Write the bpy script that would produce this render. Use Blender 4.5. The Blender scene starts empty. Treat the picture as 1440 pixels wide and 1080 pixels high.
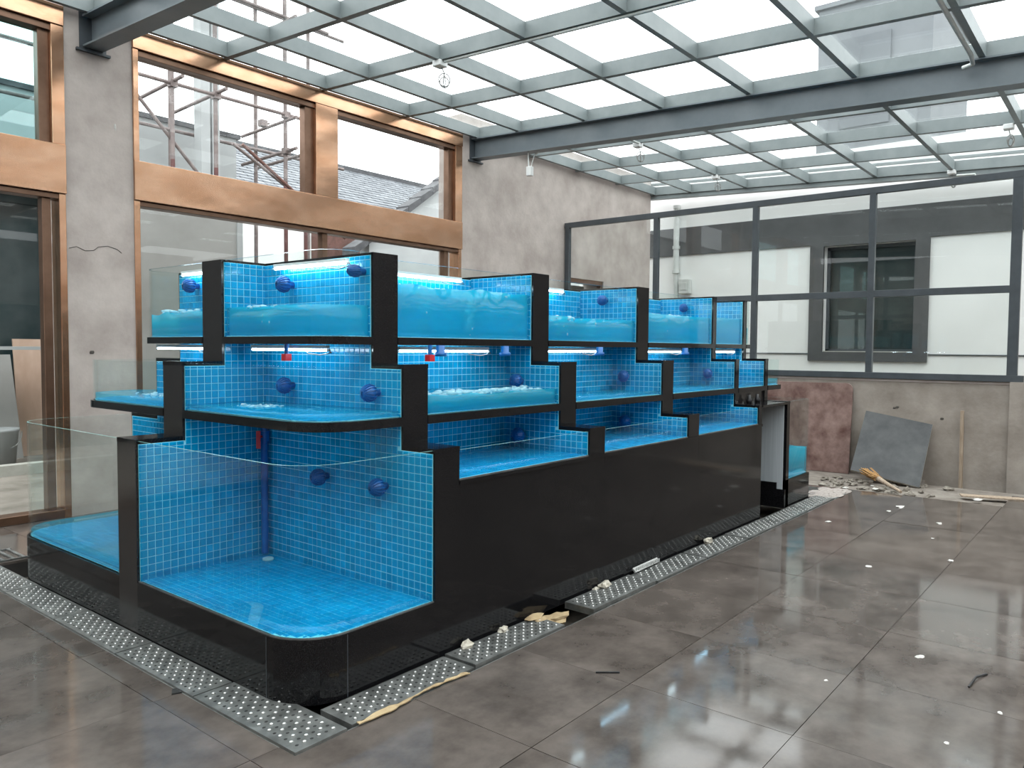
import bpy, bmesh, math, random
from mathutils import Vector, Matrix, noise
random.seed(7)
sc = bpy.context.scene
COL = sc.collection
PI = math.pi

# ------------------------------------------------------------------ camera
def make_camera():
    yaw, pitch, roll = 0.6821, math.radians(-2.6347), math.radians(0.41)
    F = Vector((math.cos(yaw)*math.cos(pitch), math.sin(yaw)*math.cos(pitch), math.sin(pitch)))
    R = Vector((math.sin(yaw), -math.cos(yaw), 0)); U = R.cross(F)
    R2 = math.cos(roll)*R + math.sin(roll)*U; U2 = -math.sin(roll)*R + math.cos(roll)*U
    cd = bpy.data.cameras.new('camera'); cd.sensor_width = 36; cd.sensor_fit = 'HORIZONTAL'
    cd.lens = 1091.88/1440*36; cd.clip_start = .05; cd.clip_end = 300
    co = bpy.data.objects.new('camera', cd); COL.objects.link(co)
    M = Matrix.Identity(4)
    for i in range(3):
        M[i][0] = R2[i]; M[i][1] = U2[i]; M[i][2] = -F[i]
    M[0][3], M[1][3], M[2][3] = -1.8345, -2.5669, 1.4818
    co.matrix_world = M
    sc.camera = co
make_camera()

# ------------------------------------------------------------------ sky and exposure
w = bpy.data.worlds.new('overcast_sky'); sc.world = w; w.use_nodes = True
nt = w.node_tree; nt.nodes.clear()
out = nt.nodes.new('ShaderNodeOutputWorld'); bg = nt.nodes.new('ShaderNodeBackground')
tc = nt.nodes.new('ShaderNodeTexCoord'); sep = nt.nodes.new('ShaderNodeSeparateXYZ')
ramp = nt.nodes.new('ShaderNodeValToRGB')
ramp.color_ramp.elements[0].position = 0.0; ramp.color_ramp.elements[0].color = (.62, .64, .66, 1)
ramp.color_ramp.elements[1].position = 1.0; ramp.color_ramp.elements[1].color = (.97, .99, 1.0, 1)
nt.links.new(tc.outputs['Generated'], sep.inputs[0]); nt.links.new(sep.outputs['Z'], ramp.inputs[0])
nt.links.new(ramp.outputs[0], bg.inputs[0]); bg.inputs[1].default_value = 4.6
nt.links.new(bg.outputs[0], out.inputs[0])
sc.view_settings.view_transform = 'Standard'; sc.view_settings.look = 'None'
sc.view_settings.gamma = 1; sc.view_settings.use_curve_mapping = False
sc.view_settings.exposure = 0.16
LED_STRENGTH = 22.0
try:
    sc.cycles.transparent_max_bounces = 32
    sc.cycles.max_bounces = 10
    sc.cycles.diffuse_bounces = 4
    sc.cycles.glossy_bounces = 4
    sc.cycles.sample_clamp_indirect = 6
    sc.cycles.caustics_reflective = False
    sc.cycles.caustics_refractive = False
except Exception:
    pass

# ------------------------------------------------------------------ materials
def newmat(name):
    m = bpy.data.materials.new(name); m.use_nodes = True
    n = m.node_tree; n.nodes.clear()
    o = n.nodes.new('ShaderNodeOutputMaterial')
    return m, n, o
def rgba(c): return (c[0], c[1], c[2], 1)
def pbr(name, c1, c2=None, scale=5, rough=.5, metal=0, detail=4, bump=0, bscale=None, lo=.35, hi=.65, rough2=None, obj_rand=0, stretch=None, island=0, spec=None):
    m, n, o = newmat(name)
    b = n.nodes.new('ShaderNodeBsdfPrincipled'); n.links.new(b.outputs[0], o.inputs[0])
    b.inputs['Roughness'].default_value = rough; b.inputs['Metallic'].default_value = metal
    if spec is not None: b.inputs['Specular IOR Level'].default_value = spec
    b.inputs['Base Color'].default_value = rgba(c1)
    t = n.nodes.new('ShaderNodeTexCoord'); vec = t.outputs['Object']
    if obj_rand:
        oi = n.nodes.new('ShaderNodeObjectInfo'); ad = n.nodes.new('ShaderNodeVectorMath'); ad.operation = 'ADD'
        sc_ = n.nodes.new('ShaderNodeVectorMath'); sc_.operation = 'SCALE'; sc_.inputs[0].default_value = (37, 23, 11)
        n.links.new(oi.outputs['Random'], sc_.inputs['Scale'])
        n.links.new(vec, ad.inputs[0]); n.links.new(sc_.outputs[0], ad.inputs[1]); vec = ad.outputs[0]
    if stretch:
        mp = n.nodes.new('ShaderNodeMapping'); mp.inputs['Scale'].default_value = stretch
        n.links.new(vec, mp.inputs[0]); vec = mp.outputs[0]
    if c2 is not None:
        nz = n.nodes.new('ShaderNodeTexNoise'); nz.inputs['Scale'].default_value = scale; nz.inputs['Detail'].default_value = detail
        nz.inputs['Roughness'].default_value = .62
        n.links.new(vec, nz.inputs['Vector'])
        cr = n.nodes.new('ShaderNodeValToRGB')
        cr.color_ramp.elements[0].position = lo; cr.color_ramp.elements[0].color = rgba(c1)
        cr.color_ramp.elements[1].position = hi; cr.color_ramp.elements[1].color = rgba(c2)
        n.links.new(nz.outputs[0], cr.inputs[0]); colr = cr.outputs[0]
        if island:
            g = n.nodes.new('ShaderNodeNewGeometry'); hv = n.nodes.new('ShaderNodeHueSaturation')
            mr = n.nodes.new('ShaderNodeMapRange'); mr.inputs[3].default_value = 1-island; mr.inputs[4].default_value = 1+island
            n.links.new(g.outputs['Random Per Island'], mr.inputs[0]); n.links.new(mr.outputs[0], hv.inputs['Value'])
            n.links.new(colr, hv.inputs['Color']); colr = hv.outputs[0]
        n.links.new(colr, b.inputs['Base Color'])
        if rough2 is not None:
            mr2 = n.nodes.new('ShaderNodeMapRange'); mr2.inputs[1].default_value = .3; mr2.inputs[2].default_value = .7
            mr2.inputs[3].default_value = rough; mr2.inputs[4].default_value = rough2
            n.links.new(nz.outputs[0], mr2.inputs[0]); n.links.new(mr2.outputs[0], b.inputs['Roughness'])
    if bump:
        nb = n.nodes.new('ShaderNodeTexNoise'); nb.inputs['Scale'].default_value = bscale or scale*3; nb.inputs['Detail'].default_value = 3
        n.links.new(vec, nb.inputs['Vector'])
        bp = n.nodes.new('ShaderNodeBump'); bp.inputs['Strength'].default_value = bump; bp.inputs['Distance'].default_value = .02
        n.links.new(nb.outputs[0], bp.inputs['Height']); n.links.new(bp.outputs[0], b.inputs['Normal'])
    return m
def glass(name, tint, f0=.04, refl=.9, veil=None, veil_amt=0):
    """thin pane: clear transmission with a tint, Schlick reflection on top"""
    m, n, o = newmat(name)
    tr = n.nodes.new('ShaderNodeBsdfTransparent'); tr.inputs[0].default_value = rgba(tint)
    gl = n.nodes.new('ShaderNodeBsdfGlossy'); gl.inputs['Roughness'].default_value = .01
    gl.inputs[0].default_value = (1, 1, 1, 1)
    lw = n.nodes.new('ShaderNodeLayerWeight'); lw.inputs['Blend'].default_value = .5
    pw = n.nodes.new('ShaderNodeMath'); pw.operation = 'POWER'; pw.inputs[1].default_value = 5
    ma = n.nodes.new('ShaderNodeMath'); ma.operation = 'MULTIPLY_ADD'; ma.inputs[1].default_value = refl; ma.inputs[2].default_value = f0
    n.links.new(lw.outputs['Facing'], pw.inputs[0]); n.links.new(pw.outputs[0], ma.inputs[0])
    base = tr.outputs[0]
    if veil:
        df = n.nodes.new('ShaderNodeBsdfDiffuse'); df.inputs[0].default_value = rgba(veil)
        tl = n.nodes.new('ShaderNodeBsdfTranslucent'); tl.inputs[0].default_value = rgba(veil)
        ad = n.nodes.new('ShaderNodeMixShader'); ad.inputs[0].default_value = .5
        n.links.new(df.outputs[0], ad.inputs[1]); n.links.new(tl.outputs[0], ad.inputs[2])
        mv = n.nodes.new('ShaderNodeMixShader'); mv.inputs[0].default_value = veil_amt
        n.links.new(tr.outputs[0], mv.inputs[1]); n.links.new(ad.outputs[0], mv.inputs[2]); base = mv.outputs[0]
    mx = n.nodes.new('ShaderNodeMixShader')
    n.links.new(ma.outputs[0], mx.inputs[0]); n.links.new(base, mx.inputs[1]); n.links.new(gl.outputs[0], mx.inputs[2])
    n.links.new(mx.outputs[0], o.inputs[0])
    return m
def emis(name, c, s):
    m, n, o = newmat(name)
    e = n.nodes.new('ShaderNodeEmission'); e.inputs[0].default_value = rgba(c); e.inputs[1].default_value = s
    n.links.new(e.outputs[0], o.inputs[0]); return m

M = {}
M['granite'] = pbr('black_granite', (.006, .006, .007), (.022, .021, .022), 220, rough=.09, detail=2, lo=.5, hi=.75, spec=.35)
M['granite_worn'] = pbr('black_granite_end', (.014, .012, .012), (.034, .03, .029), 60, rough=.2, detail=5, lo=.4, hi=.8)
M['tile'] = pbr('blue_mosaic', (.000, .27, .54), (.001, .345, .63), 9, rough=.14, island=.13, obj_rand=1, spec=.3)
M['grout'] = pbr('pale_grout', (.22, .66, .80), (.28, .72, .86), 20, rough=.8)
M['tank_glass'] = glass('tank_glass', (.955, .985, .98), f0=.014, refl=.5)
M['glass_edge'] = pbr('glass_edge', (.20, .42, .40), (.30, .55, .52), 8, rough=.15)
M['win_glass'] = glass('window_glass', (.96, .975, .97), f0=.017, refl=.85)
M['teal_glass'] = glass('teal_window_glass', (.70, .875, .875), f0=.06, refl=.85)
M['roof_glass'] = glass('roof_glass', (.95, .97, .965), f0=.03, refl=.6)
M['water'] = glass('turbid_water', (.42, .88, .97), f0=.02, refl=.5, veil=(.01, .64, .84), veil_amt=.5)
M['water_thin'] = glass('shallow_water', (.62, .94, .99), f0=.02, refl=.5, veil=(.01, .62, .84), veil_amt=.25)
M['water_clear'] = glass('clear_shallow_water', (.72, .96, .99), f0=.015, refl=.35, veil=(.01, .62, .84), veil_amt=.05)
M['foam'] = glass('white_foam', (.8, .95, .98), f0=.04, refl=.4, veil=(.66, .90, .96), veil_amt=.5)
M['bubble'] = glass('air_bubbles', (.8, .95, .98), f0=.05, refl=.8, veil=(.62, .9, .97), veil_amt=.42)
M['steel'] = pbr('grey_green_paint', (.165, .192, .195), (.205, .232, .232), 3, rough=.42, obj_rand=1)
M['steel_beam'] = pbr('blue_grey_paint', (.115, .138, .155), (.145, .168, .182), 3, rough=.4)
M['steel_dark'] = pbr('dark_grey_paint', (.05, .058, .066), (.065, .075, .085), 6, rough=.4)
M['bronze'] = pbr('rose_bronze_sheet', (.56, .30, .175), (.68, .405, .265), 2.2, rough=.2, metal=.88, bump=.5, bscale=.8, stretch=(1, 1, 2.0))
M['bronze_dark'] = pbr('dark_bronze', (.16, .09, .058), (.21, .122, .082), 5, rough=.35, metal=.7)
M['plaster'] = pbr('grey_render', (.335, .285, .26), (.535, .475, .44), 2.0, rough=.9, detail=8, bump=.12, bscale=22, lo=.3, hi=.7)
M['plaster_low'] = pbr('brown_grey_render', (.22, .187, .16), (.385, .34, .30), 2.4, rough=.9, detail=8, bump=.15, bscale=18, lo=.3, hi=.7)
M['crack'] = pbr('crack', (.05, .045, .04), (.09, .08, .07), 20, rough=.95)
M['white_wall'] = pbr('white_paint', (.74, .745, .73), (.79, .795, .78), 1.2, rough=.8)
M['grey_trim'] = pbr('grey_trim', (.062, .064, .066), (.078, .08, .082), 3, rough=.7)
M['tile_floor'] = pbr('polished_stone_tile', (.048, .040, .035), (.138, .116, .103), 3.6, rough=.045, rough2=.13, detail=10, lo=.28, hi=.74, obj_rand=1, stretch=(1, 1.12, 1))
M['screed'] = pbr('bare_screed', (.15, .125, .105), (.26, .23, .20), 5, rough=.9, detail=8, bump=.4, bscale=25)
M['trench'] = pbr('trench_concrete', (.05, .042, .035), (.10, .085, .07), 9, rough=.95)
M['joint'] = pbr('dark_joint', (.035, .032, .03), (.05, .045, .042), 9, rough=.9)
M['zinc'] = pbr('galvanised_steel', (.17, .175, .17), (.29, .295, .285), 14, rough=.34, metal=.7, rough2=.5, obj_rand=1)
M['stud'] = pbr('worn_steel_studs', (.50, .51, .50), (.62, .62, .60), 40, rough=.25, metal=.5)
M['hole'] = pbr('drain_hole_dark', (.01, .01, .01), (.02, .02, .02), 30, rough=.8)
M['white_plastic'] = pbr('white_plastic', (.72, .73, .72), (.78, .78, .77), 10, rough=.35)
M['blue_plastic'] = pbr('blue_plastic', (.002, .095, .34), (.004, .13, .42), 20, rough=.3)
M['red_plastic'] = pbr('red_plastic', (.55, .02, .03), (.62, .03, .04), 20, rough=.35)
M['black_plastic'] = pbr('black_plastic', (.012, .012, .014), (.02, .02, .022), 20, rough=.4)
M['pvc'] = pbr('white_pvc_board', (.46, .50, .53), (.54, .58, .61), 3, rough=.45, stretch=(20, 20, .5))
M['led'] = emis('led_light', (.72, .90, 1.0), LED_STRENGTH)
M['led_strip'] = emis('led_strip_light', (.45, .75, 1.0), LED_STRENGTH*.8)
M['cable'] = pbr('grey_cable', (.20, .20, .19), (.27, .27, .26), 20, rough=.5)
M['conduit'] = pbr('pvc_conduit', (.50, .53, .51), (.60, .62, .60), 10, rough=.4)
M['foam_bit'] = pbr('dry_foam', (.46, .42, .34), (.60, .56, .48), 30, rough=.9, bump=.4)
M['paper'] = pbr('white_scrap', (.46, .44, .41), (.60, .58, .55), 30, rough=.9)
M['card'] = pbr('tan_cardboard', (.33, .235, .13), (.46, .35, .20), 12, rough=.85)
M['wood'] = pbr('weathered_wood', (.27, .20, .14), (.42, .33, .25), 8, rough=.8, stretch=(6, 6, .6))
M['brush'] = pbr('ochre_bristle', (.30, .16, .06), (.45, .26, .10), 60, rough=.9, stretch=(1, 1, .2))
M['slate'] = pbr('leaning_slab_grey', (.07, .072, .075), (.105, .107, .108), 4, rough=.75, detail=7, spec=.2)
M['slab_edge'] = pbr('slab_edge_pale', (.36, .35, .31), (.44, .43, .39), 9, rough=.7)
M['marble'] = pbr('red_brown_marble', (.105, .052, .044), (.36, .25, .22), 4.6, rough=.32, detail=10, lo=.34, hi=.72)
M['sand'] = pbr('pinkish_sand', (.33, .28, .255), (.46, .41, .38), 60, rough=.95, bump=.6)
M['rubble'] = pbr('rubble', (.13, .11, .09), (.30, .27, .23), 14, rough=.95, bump=.7)
M['ply'] = pbr('pinkish_plywood', (.44, .30, .22), (.56, .40, .31), 4, rough=.7, stretch=(1, 1, .3))
M['ext_grey'] = pbr('outside_grey_wall', (.27, .265, .25), (.34, .335, .32), 1.5, rough=.9, detail=7)
M['ext_dark'] = pbr('outside_dark_glass', (.025, .04, .042), (.045, .06, .062), 2, rough=.15)
M['ext_fascia'] = pbr('pale_fascia', (.33, .345, .345), (.40, .415, .415), 1, rough=.6)
M['roof_tile'] = pbr('grey_roof_tile', (.14, .15, .165), (.21, .22, .235), 6, rough=.8, island=.15)
M['verge'] = pbr('dark_verge', (.05, .05, .055), (.08, .08, .085), 8, rough=.8)
M['timber_red'] = pbr('red_brown_timber', (.10, .045, .035), (.16, .075, .06), 8, rough=.8)
M['pole'] = pbr('rusty_scaffold_tube', (.13, .10, .095), (.21, .17, .16), 9, rough=.6, metal=.2)
M['pole_red'] = pbr('red_scaffold_tube', (.085, .028, .026), (.12, .04, .036), 9, rough=.6)
M['tower'] = pbr('grey_block_render', (.17, .18, .19), (.20, .21, .22), 1, rough=.9)
M['grey_trim2'] = pbr('grey_block_panel', (.14, .15, .16), (.17, .18, .19), 1, rough=.9)
M['ground'] = pbr('outside_ground', (.13, .115, .095), (.24, .215, .185), 2, rough=.95)

# ------------------------------------------------------------------ mesh helpers
class MB:
    def __init__(s): s.v = []; s.f = []; s.m = []; s.sm = []
    def add(s, vs, fs, m=0, sm=False):
        o = len(s.v); s.v += [tuple(v) for v in vs]
        for f in fs: s.f.append(tuple(i+o for i in f)); s.m.append(m); s.sm.append(sm)
        return s
    def box(s, x0, x1, y0, y1, z0, z1, m=0):
        vs = [(x0,y0,z0),(x1,y0,z0),(x1,y1,z0),(x0,y1,z0),(x0,y0,z1),(x1,y0,z1),(x1,y1,z1),(x0,y1,z1)]
        return s.add(vs, [(0,3,2,1),(4,5,6,7),(0,1,5,4),(1,2,6,5),(2,3,7,6),(3,0,4,7)], m)
    def prism(s, poly, axis, a0, a1, m=0):
        n = len(poly)
        def P(p, a): return {'x': (a,p[0],p[1]), 'y': (p[0],a,p[1]), 'z': (p[0],p[1],a)}[axis]
        vs = [P(p,a0) for p in poly]+[P(p,a1) for p in poly]
        A = sum(poly[i][0]*poly[(i+1)%n][1]-poly[(i+1)%n][0]*poly[i][1] for i in range(n))
        flip = (A > 0) == (axis == 'y')
        fs = [tuple(range(n-1,-1,-1)), tuple(range(n,2*n))]+[(i,(i+1)%n,n+(i+1)%n,n+i) for i in range(n)]
        if flip: fs = [tuple(reversed(f)) for f in fs]
        return s.add(vs, fs, m)
    def obox(s, c, ax, ay, az, m=0):
        c, ax, ay, az = map(Vector, (c, ax, ay, az))
        vs = [c+sx*ax+sy*ay+sz*az for sz in (-1,1) for sx,sy in ((-1,-1),(1,-1),(1,1),(-1,1))]
        return s.add(vs, [(0,3,2,1),(4,5,6,7),(0,1,5,4),(1,2,6,5),(2,3,7,6),(3,0,4,7)], m)
    def tube(s, pts, r, n=8, m=0, sm=True):
        pts = [Vector(p) for p in pts]; rings = []
        up = None
        for i, p in enumerate(pts):
            d = (pts[min(i+1,len(pts)-1)]-pts[max(i-1,0)]).normalized()
            if up is None: up = Vector((0,0,1)) if abs(d.z) < .9 else Vector((1,0,0))
            a = d.cross(up).normalized(); b = a.cross(d).normalized(); up = b
            rr = r[i] if isinstance(r, (list,tuple)) else r
            rings.append([p+rr*(math.cos(2*PI*k/n)*a+math.sin(2*PI*k/n)*b) for k in range(n)])
        vs = [v for g in rings for v in g]; fs = []
        for i in range(len(pts)-1):
            for k in range(n): fs.append((i*n+k, i*n+(k+1)%n, (i+1)*n+(k+1)%n, (i+1)*n+k))
        s.add(vs, fs, m, sm)
        s.add(rings[0], [tuple(range(n))], m); s.add(rings[-1], [tuple(range(n-1,-1,-1))], m)
        return s
    def lathe(s, prof, o, axis=(0,0,1), n=12, m=0, sm=True):
        d = Vector(axis).normalized(); a = d.orthogonal().normalized(); b = d.cross(a); o = Vector(o)
        vs = [o+d*h+r*(math.cos(2*PI*k/n)*a+math.sin(2*PI*k/n)*b) for r,h in prof for k in range(n)]
        fs = [(i*n+k, i*n+(k+1)%n, (i+1)*n+(k+1)%n, (i+1)*n+k) for i in range(len(prof)-1) for k in range(n)]
        fs += [tuple(range(n-1,-1,-1)), tuple(range((len(prof)-1)*n, len(prof)*n))]
        return s.add(vs, fs, m, sm)
    def path(s, pts, t, z0, z1, m=0, medge=1):
        """wall of thickness t following an open 2d path; long faces m, rim m=medge"""
        P = [Vector((p[0],p[1])) for p in pts]; n = len(P); off = []
        for i in range(n):
            d = (P[min(i+1,n-1)]-P[max(i-1,0)]).normalized(); off.append(Vector((-d.y, d.x)))
        A = [p for p in P]; B = [P[i]+off[i]*t for i in range(n)]
        vs = [(p.x,p.y,z) for z in (z0,z1) for q in (A,B) for p in q]
        i00 = lambda i: i; i01 = lambda i: n+i; i10 = lambda i: 2*n+i; i11 = lambda i: 3*n+i
        s.add(vs, [(i00(i), i00(i+1), i10(i+1), i10(i)) for i in range(n-1)] + [(i01(i+1), i01(i), i11(i), i11(i+1)) for i in range(n-1)], m)
        s.add(vs, [(i10(i), i10(i+1), i11(i+1), i11(i)) for i in range(n-1)] + [(i00(i+1), i00(i), i01(i), i01(i+1)) for i in range(n-1)]
              + [(i00(0), i10(0), i11(0), i01(0)), (i00(n-1), i01(n-1), i11(n-1), i10(n-1))], medge)
        return s
    def blob(s, c, rx, ry, rz, seed=0, rough=.3, m=0, n=8, k=5):
        vs = []; c = Vector(c)
        for j in range(k+1):
            th = PI*j/k
            for i in range(n):
                ph = 2*PI*i/n
                d = Vector((math.sin(th)*math.cos(ph), math.sin(th)*math.sin(ph), math.cos(th)))
                f = 1+rough*noise.noise(d*1.7+Vector((seed*3.1, seed*1.7, seed)))*1.6
                vs.append(c+Vector((d.x*rx*f, d.y*ry*f, d.z*rz*f)))
        fs = [(j*n+i, (j+1)*n+i, (j+1)*n+(i+1)%n, j*n+(i+1)%n) for j in range(k) for i in range(n)]
        return s.add(vs, fs, m)
    def mesh(s, name, mats):
        me = bpy.data.meshes.new(name); me.from_pydata(s.v, [], s.f)
        for mm in mats: me.materials.append(mm)
        me.polygons.foreach_set('material_index', s.m)
        me.polygons.foreach_set('use_smooth', s.sm)
        me.update(); return me
    def build(s, name, mats, parent=None, kind=None, label=None, bevel=0):
        if not isinstance(mats, (list,tuple)): mats = [mats]
        o = bpy.data.objects.new(name, s.mesh(name, mats)); COL.objects.link(o)
        attach(o, parent)
        if kind: o['kind'] = kind
        if label: o['label'] = label
        if bevel:
            bv = o.modifiers.new('bevel', 'BEVEL'); bv.width = bevel; bv.segments = 2; bv.limit_method = 'ANGLE'
        return o
def origin_of(o):
    v = Vector(o.location)
    while o.parent: o = o.parent; v += Vector(o.location) if not o.parent and False else Vector((0,0,0))
    return v
BASE = {}
def attach(o, parent):
    """world-space vertices stay where they are under a parent that stands at its own base"""
    if parent is None: return
    o.parent = parent
    if parent.name in BASE: o.matrix_parent_inverse = Matrix.Translation(-BASE[parent.name])
def thing(name, label, cat, loc, group=None, kind=None):
    o = bpy.data.objects.new(name, None); COL.objects.link(o); o.location = loc
    BASE[o.name] = Vector(loc); o.empty_display_size = .1
    if label: o['label'] = label
    if cat: o['category'] = cat
    if group: o['group'] = group
    if kind: o['kind'] = kind
    return o
def tag(o, label, cat, group=None):
    o['label'] = label; o['category'] = cat
    if group: o['group'] = group
    return o
def structure(name, loc=(0,0,0), label=None):
    return thing(name, label, None, loc, kind='structure')
def copy_tree(o, parent=None):
    c = o.copy(); COL.objects.link(c)
    if parent: c.parent = parent; c.matrix_parent_inverse = o.matrix_parent_inverse.copy()
    for ch in list(o.children): copy_tree(ch, c)
    return c

# ------------------------------------------------------------------ dimensions (one unit = one lower-tier height)
W, E = 4.589, 8.284
Z1, Z2, Z3 = 1.0, 1.3955, 1.958
M0, M1, U0, U1 = 1.0986, 1.1425, 1.495, 1.534
ZB, ZBH = .274, .837
S1, S2, E1, E2 = .2187, .44, .2505, .4831
XP = [(.758, .925), (2.074, 2.242), (3.387, 3.555), (4.7246, 4.797), (5.4145, 5.487)]
XL = 6.069
A0, A1 = 1.376, 1.578
YF, YF1, YF2 = 3.05, 2.68, 2.36          # far-side faces of the three tiers
YB, YBT = .66, .97                       # inner back walls of the long bays
# trench around the tank
TX0, TX1, TY0, TY1 = -.192, 6.75, -.23, 3.40

# ================================================================== FLOOR
floor = structure('floor', (0,0,0))
bed = MB()
FX0, FX1, FY0, FY1 = -4.2, E, -6.6, W+.3
for (a,b,c,d) in ((FX0,TX0,FY0,FY1),(TX1,6.95,FY0,FY1),(TX0,TX1,FY0,TY0),(TX0,TX1,TY1,FY1)): bed.box(a,b,c,d,-.3,-.018)
bed.build('screed_bed', M['joint'], floor)
MB().box(6.95,7.95,FY0,FY1,-.3,-.035).box(7.95,E,-.62,FY1,-.3,-.035).build('bare_ground', M['screed'], floor)
MB().box(7.95,E,FY0,-.62,-.3,-.2).build('ditch_bottom', M['trench'], floor)
MB().box(TX0,TX1,TY0,TY1,-.3,-.13).build('trench_bottom', M['trench'], floor)
P = .717; GX, GY = 1.123, -.852
def sub_cell(x0,x1,y0,y1):
    """the cell minus the trench rectangle, as polygons"""
    if x1 <= TX0 or x0 >= TX1 or y1 <= TY0 or y0 >= TY1: return [[(x0,y0),(x1,y0),(x1,y1),(x0,y1)]]
    ix0, ix1, iy0, iy1 = max(x0,TX0), min(x1,TX1), max(y0,TY0), min(y1,TY1)
    L, Rr, B, T = ix0 > x0, ix1 < x1, iy0 > y0, iy1 < y1
    if not (L or Rr or B or T): return []
    if L and B: return [[(x0,y0),(x1,y0),(x1,iy0),(ix0,iy0),(ix0,y1),(x0,y1)]]
    if L and T: return [[(x0,y0),(ix0,y0),(ix0,iy1),(x1,iy1),(x1,y1),(x0,y1)]]
    if Rr and B: return [[(x0,y0),(x1,y0),(x1,y1),(ix1,y1),(ix1,iy0),(x0,iy0)]]
    if Rr and T: return [[(ix1,y0),(x1,y0),(x1,y1),(x0,y1),(x0,iy1),(ix1,iy1)]]
    if L: return [[(x0,y0),(ix0,y0),(ix0,y1),(x0,y1)]]
    if Rr: return [[(ix1,y0),(x1,y0),(x1,y1),(ix1,y1)]]
    if B: return [[(x0,y0),(x1,y0),(x1,iy0),(x0,iy0)]]
    return [[(x0,iy1),(x1,iy1),(x1,y1),(x0,y1)]]
g = .0016
full_tile = None
for i in range(-8, 10):
    for j in range(-9, 9):
        x0, y0 = GX+i*P, GY+j*P
        xmax = 6.86 if y0 > -1.6 else 7.58
        if x0+P < FX0 or x0+.1 > xmax or y0+P < FY0 or y0 > FY1-.3: continue
        x1, y1 = min(x0+P, xmax), min(y0+P, W+.05)
        dz = random.uniform(-.0008, .0008)
        for poly in sub_cell(x0,x1,y0,y1):
            cx, cy = sum(p[0] for p in poly)/len(poly), sum(p[1] for p in poly)/len(poly)
            whole = len(poly) == 4 and abs(x1-x0-P) < 1e-6 and abs(y1-y0-P) < 1e-6 and poly == [(x0,y0),(x1,y0),(x1,y1),(x0,y1)]
            if whole and full_tile:
                o = bpy.data.objects.new('floor_tile', full_tile); COL.objects.link(o)
            else:
                pp = [(p[0]-cx+(g if p[0] < cx else -g), p[1]-cy+(g if p[1] < cy else -g)) for p in poly]
                o = MB().prism(pp, 'z', -.018, 0).build('floor_tile', M['tile_floor'])
                if whole: full_tile = o.data
            o.location = (cx, cy, dz); o.parent = floor
            o.rotation_euler = (random.uniform(-.0006,.0006), random.uniform(-.0006,.0006), 0)
# curbs of the trench
MB().box(TX0,TX1,TY0-.004,TY0+.006,-.13,-.001).box(TX0-.004,TX0+.006,TY0,TY1,-.13,-.001).build('trench_lip', M['zinc'], floor)

# ================================================================== SIDE WALL WITH BRONZE WINDOWS (plane y = W)
wl = structure('wall_left', (0, W, 0))
def plaster_piece(x0, x1, name, z1=4.6, mat='plaster'):
    return MB().box(x0,x1,W,W+.42,0,z1).build(name, M[mat], wl)
plaster_piece(.94, 1.515, 'column')
plaster_piece(5.87, E+.03, 'column')
plaster_piece(-4.2, -3.6, 'column')
# the wall goes on outside the black window, with a doorway
MB().box(E+.03,11.0,W,W+.42,2.62,4.6).box(9.42,11.0,W,W+.42,0,2.62).build('outer_wall', M['plaster'], wl)
MB().box(E+.03,9.42,W+.02,W+.10,2.55,2.62).box(9.36,9.42,W+.02,W+.10,0,2.55).box(E+.03,E+.10,W+.02,W+.1,0,2.55).build('doorway_frame', M['bronze_dark'], wl)
MB().box(E+.1,9.36,W+.36,W+.42,0,2.55).build('doorway_back', M['ext_grey'], wl)
# plaster crack and spots on the first column
ck = MB(); pts = [(.96,2.31),(1.02,2.33),(1.09,2.30),(1.16,2.31),(1.20,2.345),(1.28,2.36),(1.36,2.34),(1.40,2.31)]
ck.tube([(x, W-.001, z) for x, z in pts], .003, 4); ck.build('crack', M['crack'], wl)
MB().blob((1.13,W,1.42),.022,.006,.014,3).build('plug_hole', M['crack'], wl)
MB().blob((1.36,W,3.42),.012,.006,.03,5).build('paint_fleck', M['paper'], wl)

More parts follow.
